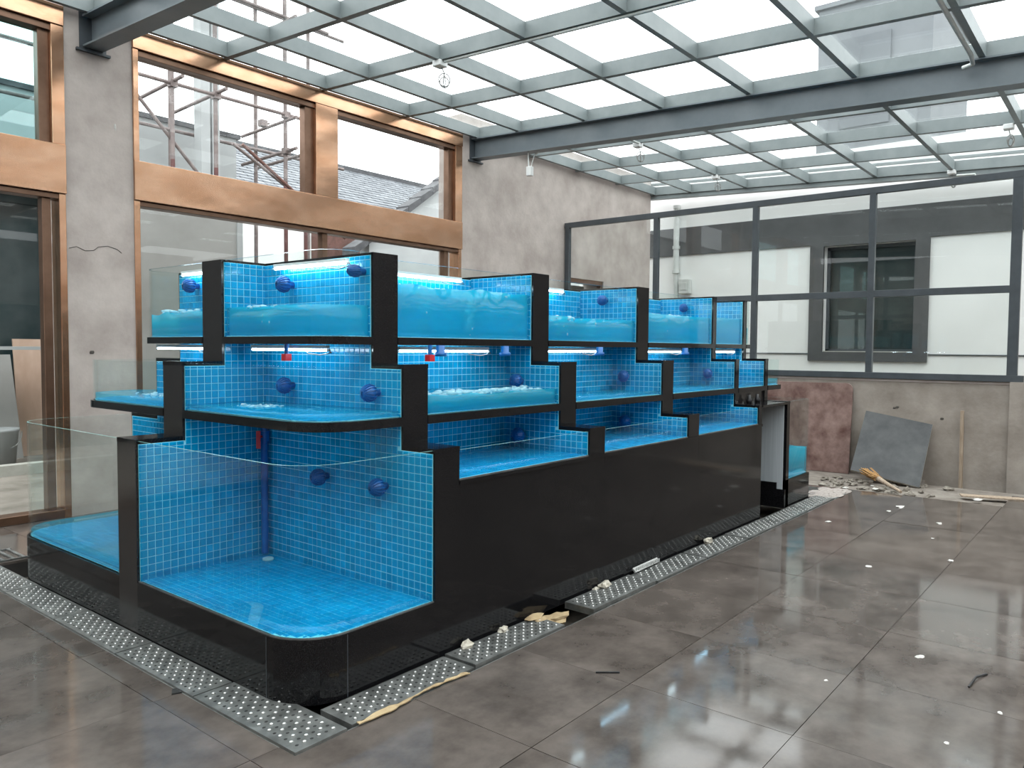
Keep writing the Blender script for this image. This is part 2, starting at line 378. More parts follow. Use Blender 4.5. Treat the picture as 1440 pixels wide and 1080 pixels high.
def bronze_window(name, x0, x1, mull, lowm, glass_up, glass_low, jl, jr, sp0=2.80, sp1=3.156):
    r = structure(name, (x0, W, 0))
    b = lambda n, *a, mat='bronze': MB().box(*a).build(n, M[mat], r, bevel=.004)
    b('spandrel', x0,x1,W-.03,W+.16,sp0,sp1)
    b('head', x0,x1,W-.03,W+.16,4.155,4.32)
    b('head_reveal', x0,x1,W+.0,W+.14,4.10,4.153, mat='bronze_dark')
    b('jamb', x0,x0+jl,W-.02,W+.16,sp1,4.153); b('jamb', x1-jr,x1,W-.02,W+.16,sp1,4.153)
    b('jamb', x0,x0+.055,W-.01,W+.16,0,sp0); b('jamb', x1-.055,x1,W-.01,W+.16,0,sp0)
    b('sill', x0,x1,W-.0,W+.16,0,.07, mat='bronze_dark')
    b('soffit_reveal', x0+.05,x1-.05,W+.0,W+.14,sp0-.045,sp0-.002, mat='bronze_dark')
    xs = [x0+jl]
    for (a, c) in mull:
        b('mullion', a, c, W-.03, W+.16, sp1, 4.153)
        b('mullion_reveal', a-.11, a, W+.02, W+.12, sp1, 4.10, mat='bronze_dark')
        b('mullion_reveal', c, c+.025, W+.02, W+.12, sp1, 4.10, mat='bronze_dark')
        xs += [a, c]
    xs.append(x1-jr)
    b('inner_stile', x1-jr-.085, x1-jr, W+.03, W+.12, sp1, 4.10, mat='bronze_dark')
    for k in range(0, len(xs), 2):
        MB().box(xs[k]+.001, xs[k+1]-.001, W+.075, W+.087, sp1+.001, 4.10).build('glass_pane', M[glass_up], r)
    ls = [x0+.055]+lowm+[x1-.055]
    for k, xx in enumerate(lowm):
        b('sliding_stile', xx-.035, xx+.035, W+.03, W+.12, .07, sp0-.045, mat='bronze_dark')
    for k in range(len(ls)-1):
        MB().box(ls[k]+(.036 if k else 0), ls[k+1]-(.036 if k < len(ls)-2 else 0), W+.068+.02*(k%2), W+.078+.02*(k%2), .071, sp0-.046).build('glass_pane', M[glass_low], r)
    return r
bronze_window('window_1', 1.515, 5.87, [(3.50,3.80)], [3.66,5.62], 'win_glass', 'win_glass', .05, .13)
bronze_window('window_2', -3.6, .94, [(-1.5,-1.2)], [-1.35,.80], 'teal_glass', 'win_glass', .1, .10, 2.76, 3.17)

# ================================================================== END WALL WITH BLACK WINDOW (plane x = E)
wb = structure('wall_back', (E, 0, 0))
MB().box(E,E+.25,-1.62,W,-.12,1.146).build('parapet', M['plaster_low'], wb)
MB().box(E-.01,E+.26,-1.62,W,1.118,1.146).build('sill_render', M['plaster'], wb)
MB().box(E-.06,E+.25,-2.1,-1.44,-.12,1.15).build('pier', M['plaster_low'], wb)
MB().box(E,E+.25,-6.6,-1.62,-.12,3.6).build('plaster_panel', M['plaster_low'], wb)
for (y, z) in ((-.27,.80),(-.30,.81),(-.78,.70)):
    MB().blob((E,y,z),.008,.02,.014,int(y*10)).build('plug_hole', M['crack'], wb)
w3 = structure('window_3', (E, 0, 1.15))
def fr(n, y0, y1, z0, z1, d=.07): return MB().box(E-.035,E+d-.035+.0,y0,y1,z0,z1).build(n, M['steel_dark'], w3, bevel=.003)
fr('top_rail', -1.56, W-.01, 3.377, 3.455); fr('bottom_rail', -1.56, W-.01, 1.148, 1.222)
MULY = [4.53, 2.968, 1.49, .032, -1.45]
for k, y in enumerate(MULY):
    hw = .036 if k < 4 else .05
    fr('mullion', y-hw, y+hw, 1.222, 3.377)
for a, b_ in zip(MULY[:-1], MULY[1:]):
    if a < 4: fr('middle_rail', b_+(.036 if b_ > -1 else .05), a-.036, 2.132, 2.212)
    else: fr('middle_rail', b_+.036, a-.036, 2.132, 2.212)
    for z0, z1 in ((1.222,2.132),(2.212,3.377)):
        MB().box(E-.004,E+.004,b_+.03,a-.03,z0-.004,z1+.004).build('glass_pane', M['win_glass'], w3)
# room walls behind the camera
MB().box(-4.2,-4.0,-6.6,W,0,3.9).build('wall_front', M['plaster'], None, kind='structure')
MB().box(-4.2,E,-6.8,-6.6,0,3.7).build('wall_right', M['plaster'], None, kind='structure')

# ================================================================== GLAZED STEEL ROOF
roof = structure('ceiling', (0, 0, 4.3))
SL = .0455
def rz(y): return -SL*(W-y)
def sloped(n, x0,x1,y0,y1,z0,z1, mat='steel', mb=None):
    m = mb or MB()
    vs = [(x,y,z+rz(y)) for z in (z0,z1) for x,y in ((x0,y0),(x1,y0),(x1,y1),(x0,y1))]
    m.add(vs, [(0,3,2,1),(4,5,6,7),(0,1,5,4),(1,2,6,5),(2,3,7,6),(3,0,4,7)])
    if mb is None: return m.build(n, M[mat], roof)
YEND = -6.2
def main_beam(x):
    m = MB()
    sloped('', x-.085,x+.085,YEND,W-.004,4.04,4.056, mb=m)
    sloped('', x-.085,x+.085,YEND,W-.004,4.294,4.31, mb=m)
    sloped('', x-.008,x+.008,YEND,W-.004,4.056,4.294, mb=m)
    m.build('main_beam', M['steel_beam'], roof)
    m2 = MB(); m2.box(x-.14,x+.14,W-.03,W,4.0,4.02); m2.box(x-.11,x+.11,W-.012,W,4.02,4.33)
    m2.build('bracket_plate', M['steel_dark'], roof)
for x in (-3.78, 1.18, 6.14): main_beam(x)
PX = [-3.78,-2.5,-1.26,0,1.18,2.42,3.60,4.84,6.14,7.36,8.575,9.79,11.0]
PY = [4.50,3.79,2.765,1.73,.71,-.335,-1.39,-2.42,-3.45,-4.48,-5.5,-6.2]
PB, PT = 4.31, 4.452
for x in PX: sloped('purlin', x-.03,x+.03,YEND,W+.0,PB,PT)
for y in PY:
    for x0, x1 in zip(PX[:-1], PX[1:]): sloped('cross_purlin', x0+.03,x1-.03,y-.027,y+.027,PB+.001,PT-.001)
for x0, x1 in zip(PX[:-1], PX[1:]):
    for y1, y0 in zip(PY[:-1], PY[1:]):
        sloped('glass_pane', x0+.004,x1-.004,y0+.004,y1-.004,PT+.003,PT+.015,'roof_glass')
# eaves beam at the far end
sloped('end_beam', 11.0,11.12,YEND,W+.06,4.24,4.41)
sloped('gutter_edge', 11.02,11.1,YEND,W+.06,4.50,4.53)

# ================================================================== OUTSIDE
MB().box(-14,40,W+.42,40,-.3,0).build('trim_1', M['ground'], None, kind='structure')
MB().box(E+.25,40,-30,W+.42,-.3,-.01).build('trim_2', M['ground'], None, kind='structure')
# white building across the alley
X = 11.5
wbld = thing('white_building', 'white painted building with grey frieze and grey window surround behind the black windows', 'building', (X,0,0))
m = MB()
for (a,b_,c,d) in ((-9,.22,0,4.75),(1.6,6.5,0,4.75),(.22,1.6,0,1.46),(.22,1.6,3.2,4.75)): m.box(X,X+.3,a,b_,c,d)
m.build('wall', M['white_wall'], wbld)
MB().box(X-.03,X,-9,6.5,3.235,3.745).build('frieze', M['grey_trim'], wbld)
m = MB(); m.box(X-.045,X+.02,.02,.22,1.31,3.235); m.box(X-.045,X+.02,1.6,1.82,1.31,3.235); m.box(X-.045,X+.02,.22,1.6,1.31,1.46); m.box(X-.045,X+.02,.22,1.6,3.2,3.235)
m.build('window_surround', M['grey_trim'], wbld)
wf = MB(); wf.box(X+.16,X+.2,.22,.27,1.46,3.2); wf.box(X+.16,X+.2,1.55,1.6,1.46,3.2); wf.box(X+.16,X+.2,.22,1.6,1.46,1.51); wf.box(X+.16,X+.2,.22,1.6,3.15,3.2); wf.box(X+.16,X+.2,.89,.93,1.5,3.15)
wf = wf.build('window_frame', M['steel_dark'], wbld)
MB().box(X+.18,X+.186,.27,1.55,1.51,3.15).build('glass_pane', M['win_glass'], wf)
MB().box(X+.28,X+.32,.1,1.7,1.4,3.25).build('dark_room', M['ext_dark'], wbld)
MB().box(X+.02,X+.16,.22,1.6,1.455,1.475).build('window_sill', M['slab_edge'], wbld)
MB().box(X-.018,X+.001,1.83,6.5,1.418,1.436).box(X-.018,X+.001,-9,.01,1.418,1.436).build('wall_cable', M['steel_dark'], wbld)
m = MB(); m.tube([(X-.08,4.27,4.15),(X-.08,4.27,2.9)], .055, 10); m.tube([(X-.08,4.27,2.9),(X-.08,4.25,2.3),(X-.08,4.26,1.2)], .045, 10)
for z in (4.1,3.35,2.9,2.2): m.tube([(X-.08,4.27,z),(X-.08,4.27,z+.06)], .07, 10)
tag(m.build('drain_pipe', M['conduit']), 'pale grey drain pipe running down the white wall outside', 'pipe')
m = MB(); m.box(X-.14,X-.004,3.98,4.18,2.52,2.78); m.box(X-.15,X-.14,4.02,4.14,2.58,2.72)
tag(m.build('meter_box', M['conduit'], bevel=.01), 'small grey box fixed beside the drain pipe outside', 'box')
tw = thing('apartment_tower', 'pale grey tower block seen through the roof glass at top right', 'building', (16,2,0))
MB().box(16,20,.97,3.25,0,8.95).build('wall', M['tower'], tw)
MB().box(15.95,16,1.75,2.75,6.3,8.2).build('window_panel', M['grey_trim2'], tw)
MB().box(15.9,20.1,.9,3.32,8.95,9.05).build('parapet_cap', M['tower'], tw)

# dark-fronted modern building at left
nb = thing('modern_building', 'grey building with pale fascia and dark glazing behind the first bronze window', 'building', (1,9.4,0))
MB().box(2.7,5.35,9.5,13,0,3.4).build('wall', M['ext_grey'], nb)
MB().box(-9,2.7,9.45,13,0,3.4).build('dark_front', M['ext_dark'], nb)
MB().box(-9,5.2,9.35,9.5,3.4,4.2).build('dark_glazing', M['ext_dark'], nb)
MB().box(-9,5.25,9.0,9.5,4.2,4.84).build('fascia', M['ext_fascia'], nb)
MB().box(-9,5.3,8.95,9.6,4.84,4.91).build('eave_cap', M['verge'], nb)
MB().box(4.9,5.22,9.3,9.5,0,4.2).build('corner_pier', M['ext_fascia'], nb)
m = MB(); m.box(-8,4.6,8.85,9.35,3.5,3.58); m.build('canopy', M['ext_fascia'], nb)
MB().box(2.7,4.02,7.0,8.3,0,3.42).build('annex_wall', M['ext_grey'], nb)
MB().box(4.02,4.10,6.98,8.3,0,3.42).build('annex_corner', M['ext_fascia'], nb)
# tall narrow pier with a slim column
m = MB(); m.box(4.2,4.34,8.2,8.4,0,7.4); m.box(4.40,4.52,8.25,8.4,0,7.4)
tag(m.build('steel_post', M['ext_fascia']), 'tall pale grey double post beside the scaffolding outside', 'post')
# tiled house behind
hs = thing('tiled_house', 'white house with a long grey tiled roof behind the scaffolding', 'house', (12,13,0))
MB().box(5.6,24,11.15,15,0,4.25).build('wall', M['white_wall'], hs)
m = MB(); RY0,RZ0,RY1,RZ1 = 11.0,4.3,14.0,6.15
rows, cols = 20, 62
for a in range(rows):
    for b_ in range(cols):
        y0 = RY0+(RY1-RY0)*a/rows; y1 = RY0+(RY1-RY0)*(a+1.15)/rows
        z0 = RZ0+(RZ1-RZ0)*a/rows+.05; z1 = RZ0+(RZ1-RZ0)*(a+1.15)/rows+.02
        x0 = 6.4+b_*.27; x1 = x0+.25
        m.add([(x0,y0,z0),(x1,y0,z0),(x1,y1,z1),(x0,y1,z1),(x0,y0,z0-.06),(x1,y0,z0-.06),(x1,y1,z1-.06),(x0,y1,z1-.06)],
              [(0,1,2,3),(0,4,5,1),(1,5,6,2),(3,7,4,0)])
m.build('roof_tiles', M['roof_tile'], hs, kind='stuff')
MB().prism([(RY0,RZ0-.05),(RY1,RZ1-.05),(17,3.75)], 'x', 6.3, 22.9).build('roof_body', M['verge'], hs)
MB().box(6.3,22.9,13.9,14.1,6.12,6.25).build('ridge', M['verge'], hs)
MB().box(8.3,10,10.9,11.15,3.2,3.9).build('timber_eave', M['timber_red'], hs)
# nearer gable house on the right
gh = thing('gable_house', 'white gabled house with a dark sloping verge at the right of bronze windows', 'house', (12,10,0))
def gz(x): return 3.55+(x-8.6)*.70
MB().prism([(8.9,0),(18,0),(18,gz(13.2)-1),(13.2,gz(13.2)-.1),(8.9,gz(8.9)-.1)], 'y', 10, 10.3).build('gable_wall', M['ext_fascia'], gh)
m = MB()
for k in range(13):
    x0 = 8.4+k*.37; x1 = x0+.36
    m.add([(x0,9.85,gz(x0)-.07),(x1,9.85,gz(x1)-.07),(x1,9.85,gz(x1)+.07),(x0,9.85,gz(x0)+.10),(x0,10.25,gz(x0)-.07),(x1,10.25,gz(x1)-.07),(x1,10.25,gz(x1)+.07),(x0,10.25,gz(x0)+.10)],
          [(0,1,2,3),(3,2,6,7),(5,4,7,6),(4,5,1,0),(0,3,7,4),(1,5,6,2)])
m.build('verge_tiles', M['verge'], gh, kind='stuff')
MB().box(8.3,13,9.4,9.9,2.75,2.95).build('lean_to_roof', M['verge'], gh)
MB().box(8.9,13,9.7,9.95,0,2.75).build('low_wall', M['ext_dark'], gh)
MB().box(8.9,13,9.65,9.7,1.9,2.0).box(8.9,13,9.65,9.7,2.3,2.4).build('wall_band', M['timber_red'], gh)

# scaffolding
sf = thing('scaffolding', 'rusty tube scaffolding standing outside the bronze windows', 'scaffold', (4,7.5,0))
def tube_part(n, a, b_, r=.03, mat='pole'): return MB().tube([a,b_], r, 8).build(n, M[mat], sf)
for x, h in ((3.40,8.2),(4.02,8.2),(5.145,8.2),(5.50,5.0)):
    tube_part('standard', (x,7.5,3.425 if x < 4.1 else 0), (x,7.5,3.95), mat='pole_red'); tube_part('standard', (x,7.5,3.95), (x,7.5,h))
for x in (2.6,3.9,5.3,6.3): tube_part('standard', (x,8.55,0), (x,8.5,8.2))
for z in (4.93,5.25,6.35): tube_part('ledger', (.5,7.46,z), (5.9,7.46,z), .026)
for z in (4.6,5.5,6.8): tube_part('ledger', (1.2,8.46,z), (7.0,8.46,z), .026)
for x, z in ((3.44,4.97),(4.06,4.97),(5.18,4.85),(5.18,4.4),(5.46,4.4),(5.18,6.3),(3.44,6.4)): tube_part('transom', (x-.05,7.2,z), (x+.05,8.8,z), .026)
tube_part('brace', (2.9,7.54,4.75), (4.0,7.54,3.6), .024); tube_part('brace', (4.3,7.54,4.35), (5.7,7.54,3.62), .024)
tube_part('brace', (2.3,7.54,5.3), (5.2,7.54,6.9), .024)
for x, z in ((3.40,4.93),(4.02,4.93),(5.145,4.93),(5.145,4.4),(4.75,4.72),(4.02,5.25)):
    m = MB(); m.obox((x,7.48,z), (.05,0,0), (0,.05,0), (0,0,.045)); m.tube([(x+.05,7.48,z),(x+.10,7.46,z+.02)], .014, 6); m.build('coupler', M['pole'], sf)
tube_part('roof_brace', (4.3,7.3,4.30), (6.1,7.3,3.2), .024, 'timber_red')
# clutter outside the left window
def lean(n, x0, x1, y0, z1, tilt, mat, lab, cat, cut=0):
    m = MB(); t = .025
    pts = [(x0,0),(x1,0),(x1,z1-cut),(x1-cut,z1),(x0+.05,z1)]
    vs = [(px, y0+pz*tilt, pz) for px,pz in pts]+[(px, y0+pz*tilt+t, pz) for px,pz in pts]
    k = len(pts); m.add(vs, [tuple(range(k)), tuple(range(2*k-1,k-1,-1))]+[((i+1)%k,i,k+i,k+(i+1)%k) for i in range(k)])
    return tag(m.build(n, M[mat]), lab, cat)
lean('plywood_sheet', 2.0, 2.75, 8.95, 1.56, .2, 'ply', 'pinkish plywood sheet leaning outside the left bronze window', 'board', .2)
lean('plaster_board', 1.25, 2.0, 8.8, 1.35, .3, 'ext_grey', 'pale grey board leaning left of the plywood outside', 'board')
m = MB(); m.box(.9,2.45,8.0,8.7,1.42,1.46); m.box(.95,1.0,8.05,8.1,0,1.42); m.box(2.35,2.4,8.05,8.1,0,1.42); m.box(.95,1.0,8.6,8.65,0,1.42); m.box(2.35,2.4,8.6,8.65,0,1.42)
tag(m.build('work_bench', M['ext_fascia']), 'white topped work bench standing outside the left window', 'table')
bk = thing('white_bucket', 'dented white bucket on the ground outside the left window', 'bucket', (1.55,8.2,0))
MB().lathe([(.15,0),(.19,.42),(.2,.43),(.2,.46),(.185,.46),(.14,.05)], (1.55,8.2,0)).build('body', M['ext_fascia'], bk)
MB().tube([(1.55+.2*math.cos(a),8.2-.06*math.sin(a)-.1,.42-.2*math.sin(a)) for a in [PI*k/10 for k in range(11)]], .006, 6).build('handle', M['cable'], bk)
m = MB()
for k in range(14): m.blob((2.5+k*.05+random.uniform(-.1,.1), 8.85+random.uniform(-.06,.06), .06), .16,.12,.09,k+20,.5)
ru = m.build('rubble_pile', M['rubble'], None, kind='stuff'); ru['label'] = 'low heap of rubble along the boards outside the left window'; ru['category'] = 'rubble'
MB().box(-3,3.3,7.3,7.45,0,.12).build('trim_3', M['slab_edge'], None, kind='structure')

# ================================================================== SEAFOOD TANK
tank = thing('seafood_tank', 'large three-tier stepped seafood tank in black granite, glass and blue mosaic', 'tank', (3,1.5,0))
def arc(cx, cy, r, a0, a1, n=9): return [(cx+r*math.cos(a0+(a1-a0)*i/n), cy+r*math.sin(a0+(a1-a0)*i/n)) for i in range(n+1)]
TIERS = {0: (0, 0, .235, 0, .24, YF), 1: (E1, S1, .22, 0, .24, YF1), 2: (E2, S2, .16, 0, .17, YF2)}
def near_path(ti, ins=0):
    e, s, r = TIERS[ti][0]+ins, TIERS[ti][1]+ins, TIERS[ti][2]-ins
    return [(e, A0)]+arc(e+r, s+r, r, PI, 1.5*PI)+[(XP[0][0], s)]
def far_path(ti, ins=0):
    e, r, y = TIERS[ti][0]+ins, TIERS[ti][4]-ins, TIERS[ti][5]-ins
    return [(XP[0][0], y)]+arc(e+r, y-r, r, .5*PI, PI)+[(e, A1)]
# --- plinths
m = MB(); m.prism(near_path(0)+[(XP[0][0], A0)], 'z', .0, ZB); m.build('plinth', M['granite'], tank)
m = MB(); m.prism(far_path(0)+[(XP[0][0], A1)], 'z', .0, ZB); m.build('plinth', M['granite'], tank)
x0, x1 = XP[0][1], XP[3][1]
MB().box(x0,x1,.022,YB,0,ZBH-.02).build('plinth', M['granite'], tank)
for a, b_ in ((x0,2.242),(2.242,3.555),(3.555,x1)):
    MB().box(a+.001,b_-.001,0,.022,.0,ZBH-.022).build('granite_panel', M['granite'], tank)
MB().box(x0,x1+.004,-.006,.06,ZBH-.022,ZBH).build('granite_coping', M['granite'], tank)
MB().box(x0,x1,YF-.66,YF,0,ZBH).build('plinth', M['granite'], tank)
MB().box(XP[4][0],XL,0,YF,0,.262).build('plinth', M['granite'], tank)
MB().box(XP[3][1],XP[4][0],.62,.66,0,ZB).build('plinth', M['granite'], tank)
# end-face joint strips seen on the rounded corner
MB().box(-.0012,.001,.235,.238,0,ZB-.004).build('panel_joint', M['steel_dark'], tank)
MB().box(.235,.238,-.0012,.001,0,ZB-.004).build('panel_joint', M['steel_dark'], tank)
# --- cross partitions with stepped outline
prof = [(0,0),(YF,0),(YF,Z1),(YF1,Z1),(YF1,Z2),(YF2,Z2),(YF2,Z3),(S2,Z3),(S2,Z2),(S1,Z2),(S1,Z1),(0,Z1)]
for k, (a, b_) in enumerate(XP):
    pr_ = prof if k in (0, 4) else [(.03,0),(YF-.03,0),(YF-.03,ZBH-.02),(YF,ZBH-.02)]+prof[2:]+[(0,ZBH-.02),(.03,ZBH-.02)]
    o = MB().prism(pr_, 'x', a, b_).build('partition', M['granite'], tank)
    e = .0012
    for (y0, y1, z) in ((-e, S1, Z1), (S1-e, S2, Z2), (YF1, YF+e, Z1), (YF2, YF1+e, Z2)):
        MB().box(a-e, b_+e, y0, y1, z-.018, z+.004).build('granite_cap', M['granite'], o)
# long spine partition at the near end and at the far end
pa = [(0,0),(XP[0][0],0),(XP[0][0],Z3),(E2,Z3),(E2,Z2),(E1,Z2),(E1,Z1),(0,Z1)]
o = MB().prism(pa, 'y', A0, A1).build('partition', M['granite_worn'], tank)
MB().box(-.001,E1,A0-.001,A1+.001,Z1-.018,Z1+.004).build('granite_cap', M['granite'], o)
MB().box(E1-.001,E2,A0-.001,A1+.001,Z2-.018,Z2+.004).build('granite_cap', M['granite'], o)
pb = [(XP[4][1],0),(XL,0),(XL,Z1),(XL-E1,Z1),(XL-E1,Z2),(XL-E2,Z2),(XL-E2,Z3),(XP[4][1],Z3)]
MB().prism(pb, 'y', A0, A1).build('partition', M['granite'], tank)
# --- inner back walls
for (a, b_) in ((XP[0][1],XP[1][0]),(XP[1][1],XP[2][0]),(XP[2][1],XP[3][0]),(XP[3][1],XP[4][0])):
    z0 = 0 if b_ < 5 else Z1
    for y0, y1, ya, yb in ((YB,YB+.08,YBT,YBT+.08),(YF-YB-.08,YF-YB,YF2-.53-.08,YF2-.53)):
        MB().box(a,b_,y0,y1,z0,U0).build('back_wall', M['granite'], tank)
        MB().box(a,b_,ya,yb,U0,Z3-.012).build('back_wall', M['granite'], tank)
# --- shelves
bays = [(XP[i][1], XP[i+1][0]) for i in range(4)]
for z0, z1, ti in ((M0,M1,1),(U0,U1,2)):
    zs = z0+.016 if ti == 1 else z0
    MB().prism(near_path(ti,-.004)+[(XP[0][0],A0)], 'z', zs, z1).build('shelf', M['granite'], tank)
    if ti == 1: MB().path(near_path(ti,-.004), .014, z0, zs, 0, 0).build('shelf_lip', M['granite'], tank)
    MB().prism(far_path(ti,-.004)+[(XP[0][0],A1)], 'z', z0, z1).build('shelf', M['granite'], tank)
    s = TIERS[ti][1]; yf = TIERS[ti][5]; d = YB if ti == 1 else YBT
    for a, b_ in bays:
        MB().box(a,b_,s-.004,d,zs,z1).build('shelf', M['granite'], tank)
        if ti == 1: MB().box(a,b_,s-.004,s+.012,z0,zs).build('shelf_lip', M['granite'], tank)
        MB().box(a,b_,yf-(d-s),yf+.004,z0,z1).build('shelf', M['granite'], tank)
    xe = XL-(E1 if ti == 1 else E2)
    MB().box(XP[4][1],xe+.004,s-.004,A0,z0,z1).build('shelf', M['granite'], tank)
    MB().box(XP[4][1],xe+.004,A1,yf+.004,z0,z1).build('shelf', M['granite'], tank)
# --- alcove (pump door) between the last two partitions
MB().box(XP[3][1],XP[4][0]+.03,-.008,.64,Z1-.022,Z1).build('counter_slab', M['granite'], tank)
MB().box(XP[3][1],XP[4][0],.235,.255,Z1,M0).build('riser_panel', M['granite_worn'], tank)
m = MB()
for x in (4.97,5.16): m.lathe([(.022,0),(.026,.03),(.014,.05),(.014,.075)], (x,.19,Z1))
m.build('valve_knob', M['black_plastic'], tank)
MB().box(XP[4][0]-.012,XP[4][0],.028,.62,.175,Z1-.024).build('pvc_lining', M['pvc'], tank)
m = MB(); m.prism([(-.0,0),(.62,0),(.62,.235),(.078,.235),(.078,.175),(0,.175)], 'x', XP[4][0]-.03, XP[4][0]-.001); m.build('stepped_skirting', M['granite'], tank)
# --- glazing
def pane(path, z0, z1, t=.010): return MB().path(path, t, z0, z1).build('glass_pane', [M['tank_glass'], M['glass_edge']], tank)
for ti, z0, z1 in ((0,ZB,Z1-.004),(1,M1,Z2-.004),(2,U1,Z3-.004)):
    pane(near_path(ti,.012), z0, z1); pane(far_path(ti,.012), z0, z1)
for a, b_ in bays:
    for s, z0, z1, yf in ((0,ZBH,Z1-.004,YF),(S1,M1,Z2-.006,YF1),(S2,U1,Z3-.006,YF2)):
        if s == 0 and b_ > 5: continue
        pane([(a,s+.012),(b_,s+.012)], z0, z1-.02 if s else z1-.012); pane([(b_,yf-.012),(a,yf-.012)], z0, z1)
for ti, z0, z1 in ((0,.262,Z1),(1,M1,Z2-.006),(2,U1,Z3-.006)):
    s = TIERS[ti][1]; xe = XL-(0,E1,E2)[ti]-.012; yf = TIERS[ti][5]
    pane([(XP[4][1],s+.012),(xe,s+.012),(xe,A0)], z0, z1)
    pane([(xe,A1),(xe,yf-.012),(XP[4][1],yf-.012)], z0, z1)
# metal glazing clips along the sill of the lower glass
m = MB(); m.path(near_path(0,.006), .004, ZB, ZB+.006, 0, 0); m.box(x0,x1,.006,.011,ZBH,ZBH+.006); m.build('glazing_bead', M['zinc'], tank)

# --- mosaic: walls of grout with every tile standing proud
PT_, TS = .0402, .0365
CUT = []
TILES = []            # (point, u, v, normal)
def mosaic(o, u, v, n, poly, inset=.004):
    """o origin, u/v/n unit axes, poly in (u,v); returns grout slab, stores tiles"""
    o, u, v, n = map(Vector, (o,u,v,n))
    m = MB(); k = len(poly); t = .004
    vs = [o+u*p[0]+v*p[1]+n*t for p in poly]+[o+u*p[0]+v*p[1]+n*.0003 for p in poly]
    A = sum(poly[i][0]*poly[(i+1)%k][1]-poly[(i+1)%k][0]*poly[i][1] for i in range(k))
    ccw = (A > 0) == (u.cross(v).dot(n) > 0)
    fs = [tuple(range(k))]+[(i,k+i,k+(i+1)%k,(i+1)%k) for i in range(k)]
    if not ccw: fs = [tuple(reversed(f)) for f in fs]
    m.add(vs, fs); m.build('mosaic_grout', M['grout'], tank)
    us = [p[0] for p in poly]; vv = [p[1] for p in poly]
    def inside(a, b_):
        c = False
        for i in range(k):
            (x0,y0),(x1,y1) = poly[i], poly[(i+1)%k]
            if (y0 > b_) != (y1 > b_) and a < (x1-x0)*(b_-y0)/(y1-y0)+x0: c = not c
        return c
    nu, nv = int((max(us)-min(us))/PT_)+1, int((max(vv)-min(vv))/PT_)+1
    h = TS/2
    for i in range(nu):
        for j in range(nv):
            a, b_ = min(us)+(i+.5)*PT_, min(vv)+(j+.5)*PT_
            if all(inside(a+sx*h*.96, b_+sy*h*.96) for sx in (-1,1) for sy in (-1,1)):
                TILES.append((o+u*a+v*b_+n*t, u, v, n))
            else:
                best = None
                for f0 in (0,.25,.5,.7):
                    for f1 in (0,.25,.5,.7):
                        for g0 in (0,.25,.5,.7):
                            for g1 in (0,.25,.5,.7):
                                if f0+f1 > .75 or g0+g1 > .75: continue
                                ar = (1-f0-f1)*(1-g0-g1)
                                if best and ar <= best[0]: continue
                                q = (a-h+2*h*f0, a+h-2*h*f1, b_-h+2*h*g0, b_+h-2*h*g1)
                                if all(inside(x_, y_) for x_ in q[:2] for y_ in q[2:]): best = (ar, q)
                if best: CUT.append((o+n*t, u, v, n, best[1]))
# partition faces towards the near end (normal -x)
def step_poly(zlow, ymax_low, ymax_mid, ymax_top, z_hi=Z3-.014):
    i = .014
    return [(i,zlow),(ymax_low,zlow),(ymax_low,U0) if ymax_low != ymax_top else (ymax_low,z_hi),
            (ymax_top,U0) if ymax_low != ymax_top else (ymax_top,z_hi), (ymax_top,z_hi),(S2+i,z_hi),(S2+i,Z2-.02),(S1+i,Z2-.02),(S1+i,Z1-.02),(i,Z1-.02)]
def clean(p): return [q for i, q in enumerate(p) if q != p[i-1]]
mosaic((XP[0][0],0,0), (0,1,0), (0,0,1), (-1,0,0), clean(step_poly(ZB,A0,A0,A0)))
i_ = .014
mosaic((XP[0][0],0,0), (0,1,0), (0,0,1), (-1,0,0), [(A1,ZB),(YF-i_,ZB),(YF-i_,Z1-.02),(YF1-i_,Z1-.02),(YF1-i_,Z2-.02),(YF2-i_,Z2-.02),(YF2-i_,Z3-.014),(A1,Z3-.014)])
for k in (1,2,3): mosaic((XP[k][0],0,0), (0,1,0), (0,0,1), (-1,0,0), clean(step_poly(ZBH,YB,YB,YBT)))
up = [(S1+i_,M1),(YB,M1),(YB,U0),(YBT,U0),(YBT,Z3-.014),(S2+i_,Z3-.014),(S2+i_,Z2-.02),(S1+i_,Z2-.02)]
mosaic((XP[4][0],0,0), (0,1,0), (0,0,1), (-1,0,0), up)
# spine face towards the camera (normal -y)
mosaic((0,A0,0), (1,0,0), (0,0,1), (0,-1,0), [(i_,ZB),(XP[0][0],ZB),(XP[0][0],Z3-.014),(E2+i_,Z3-.014),(E2+i_,Z2-.02),(E1+i_,Z2-.02),(E1+i_,Z1-.02),(i_,Z1-.02)])
# back walls of bays
for k, (a, b_) in enumerate(bays):
    mosaic((0,YB,0), (1,0,0), (0,0,1), (0,-1,0), [(a,ZBH if k < 3 else M1),(b_,ZBH if k < 3 else M1),(b_,U0),(a,U0)])
    mosaic((0,YBT,0), (1,0,0), (0,0,1), (0,-1,0), [(a,U1),(b_,U1),(b_,Z3-.02),(a,Z3-.02)])
mosaic((0,A0,0), (1,0,0), (0,0,1), (0,-1,0), [(XP[4][1],.262),(XL-.03,.262),(XL-.03,.6),(XP[4][1],.6)])
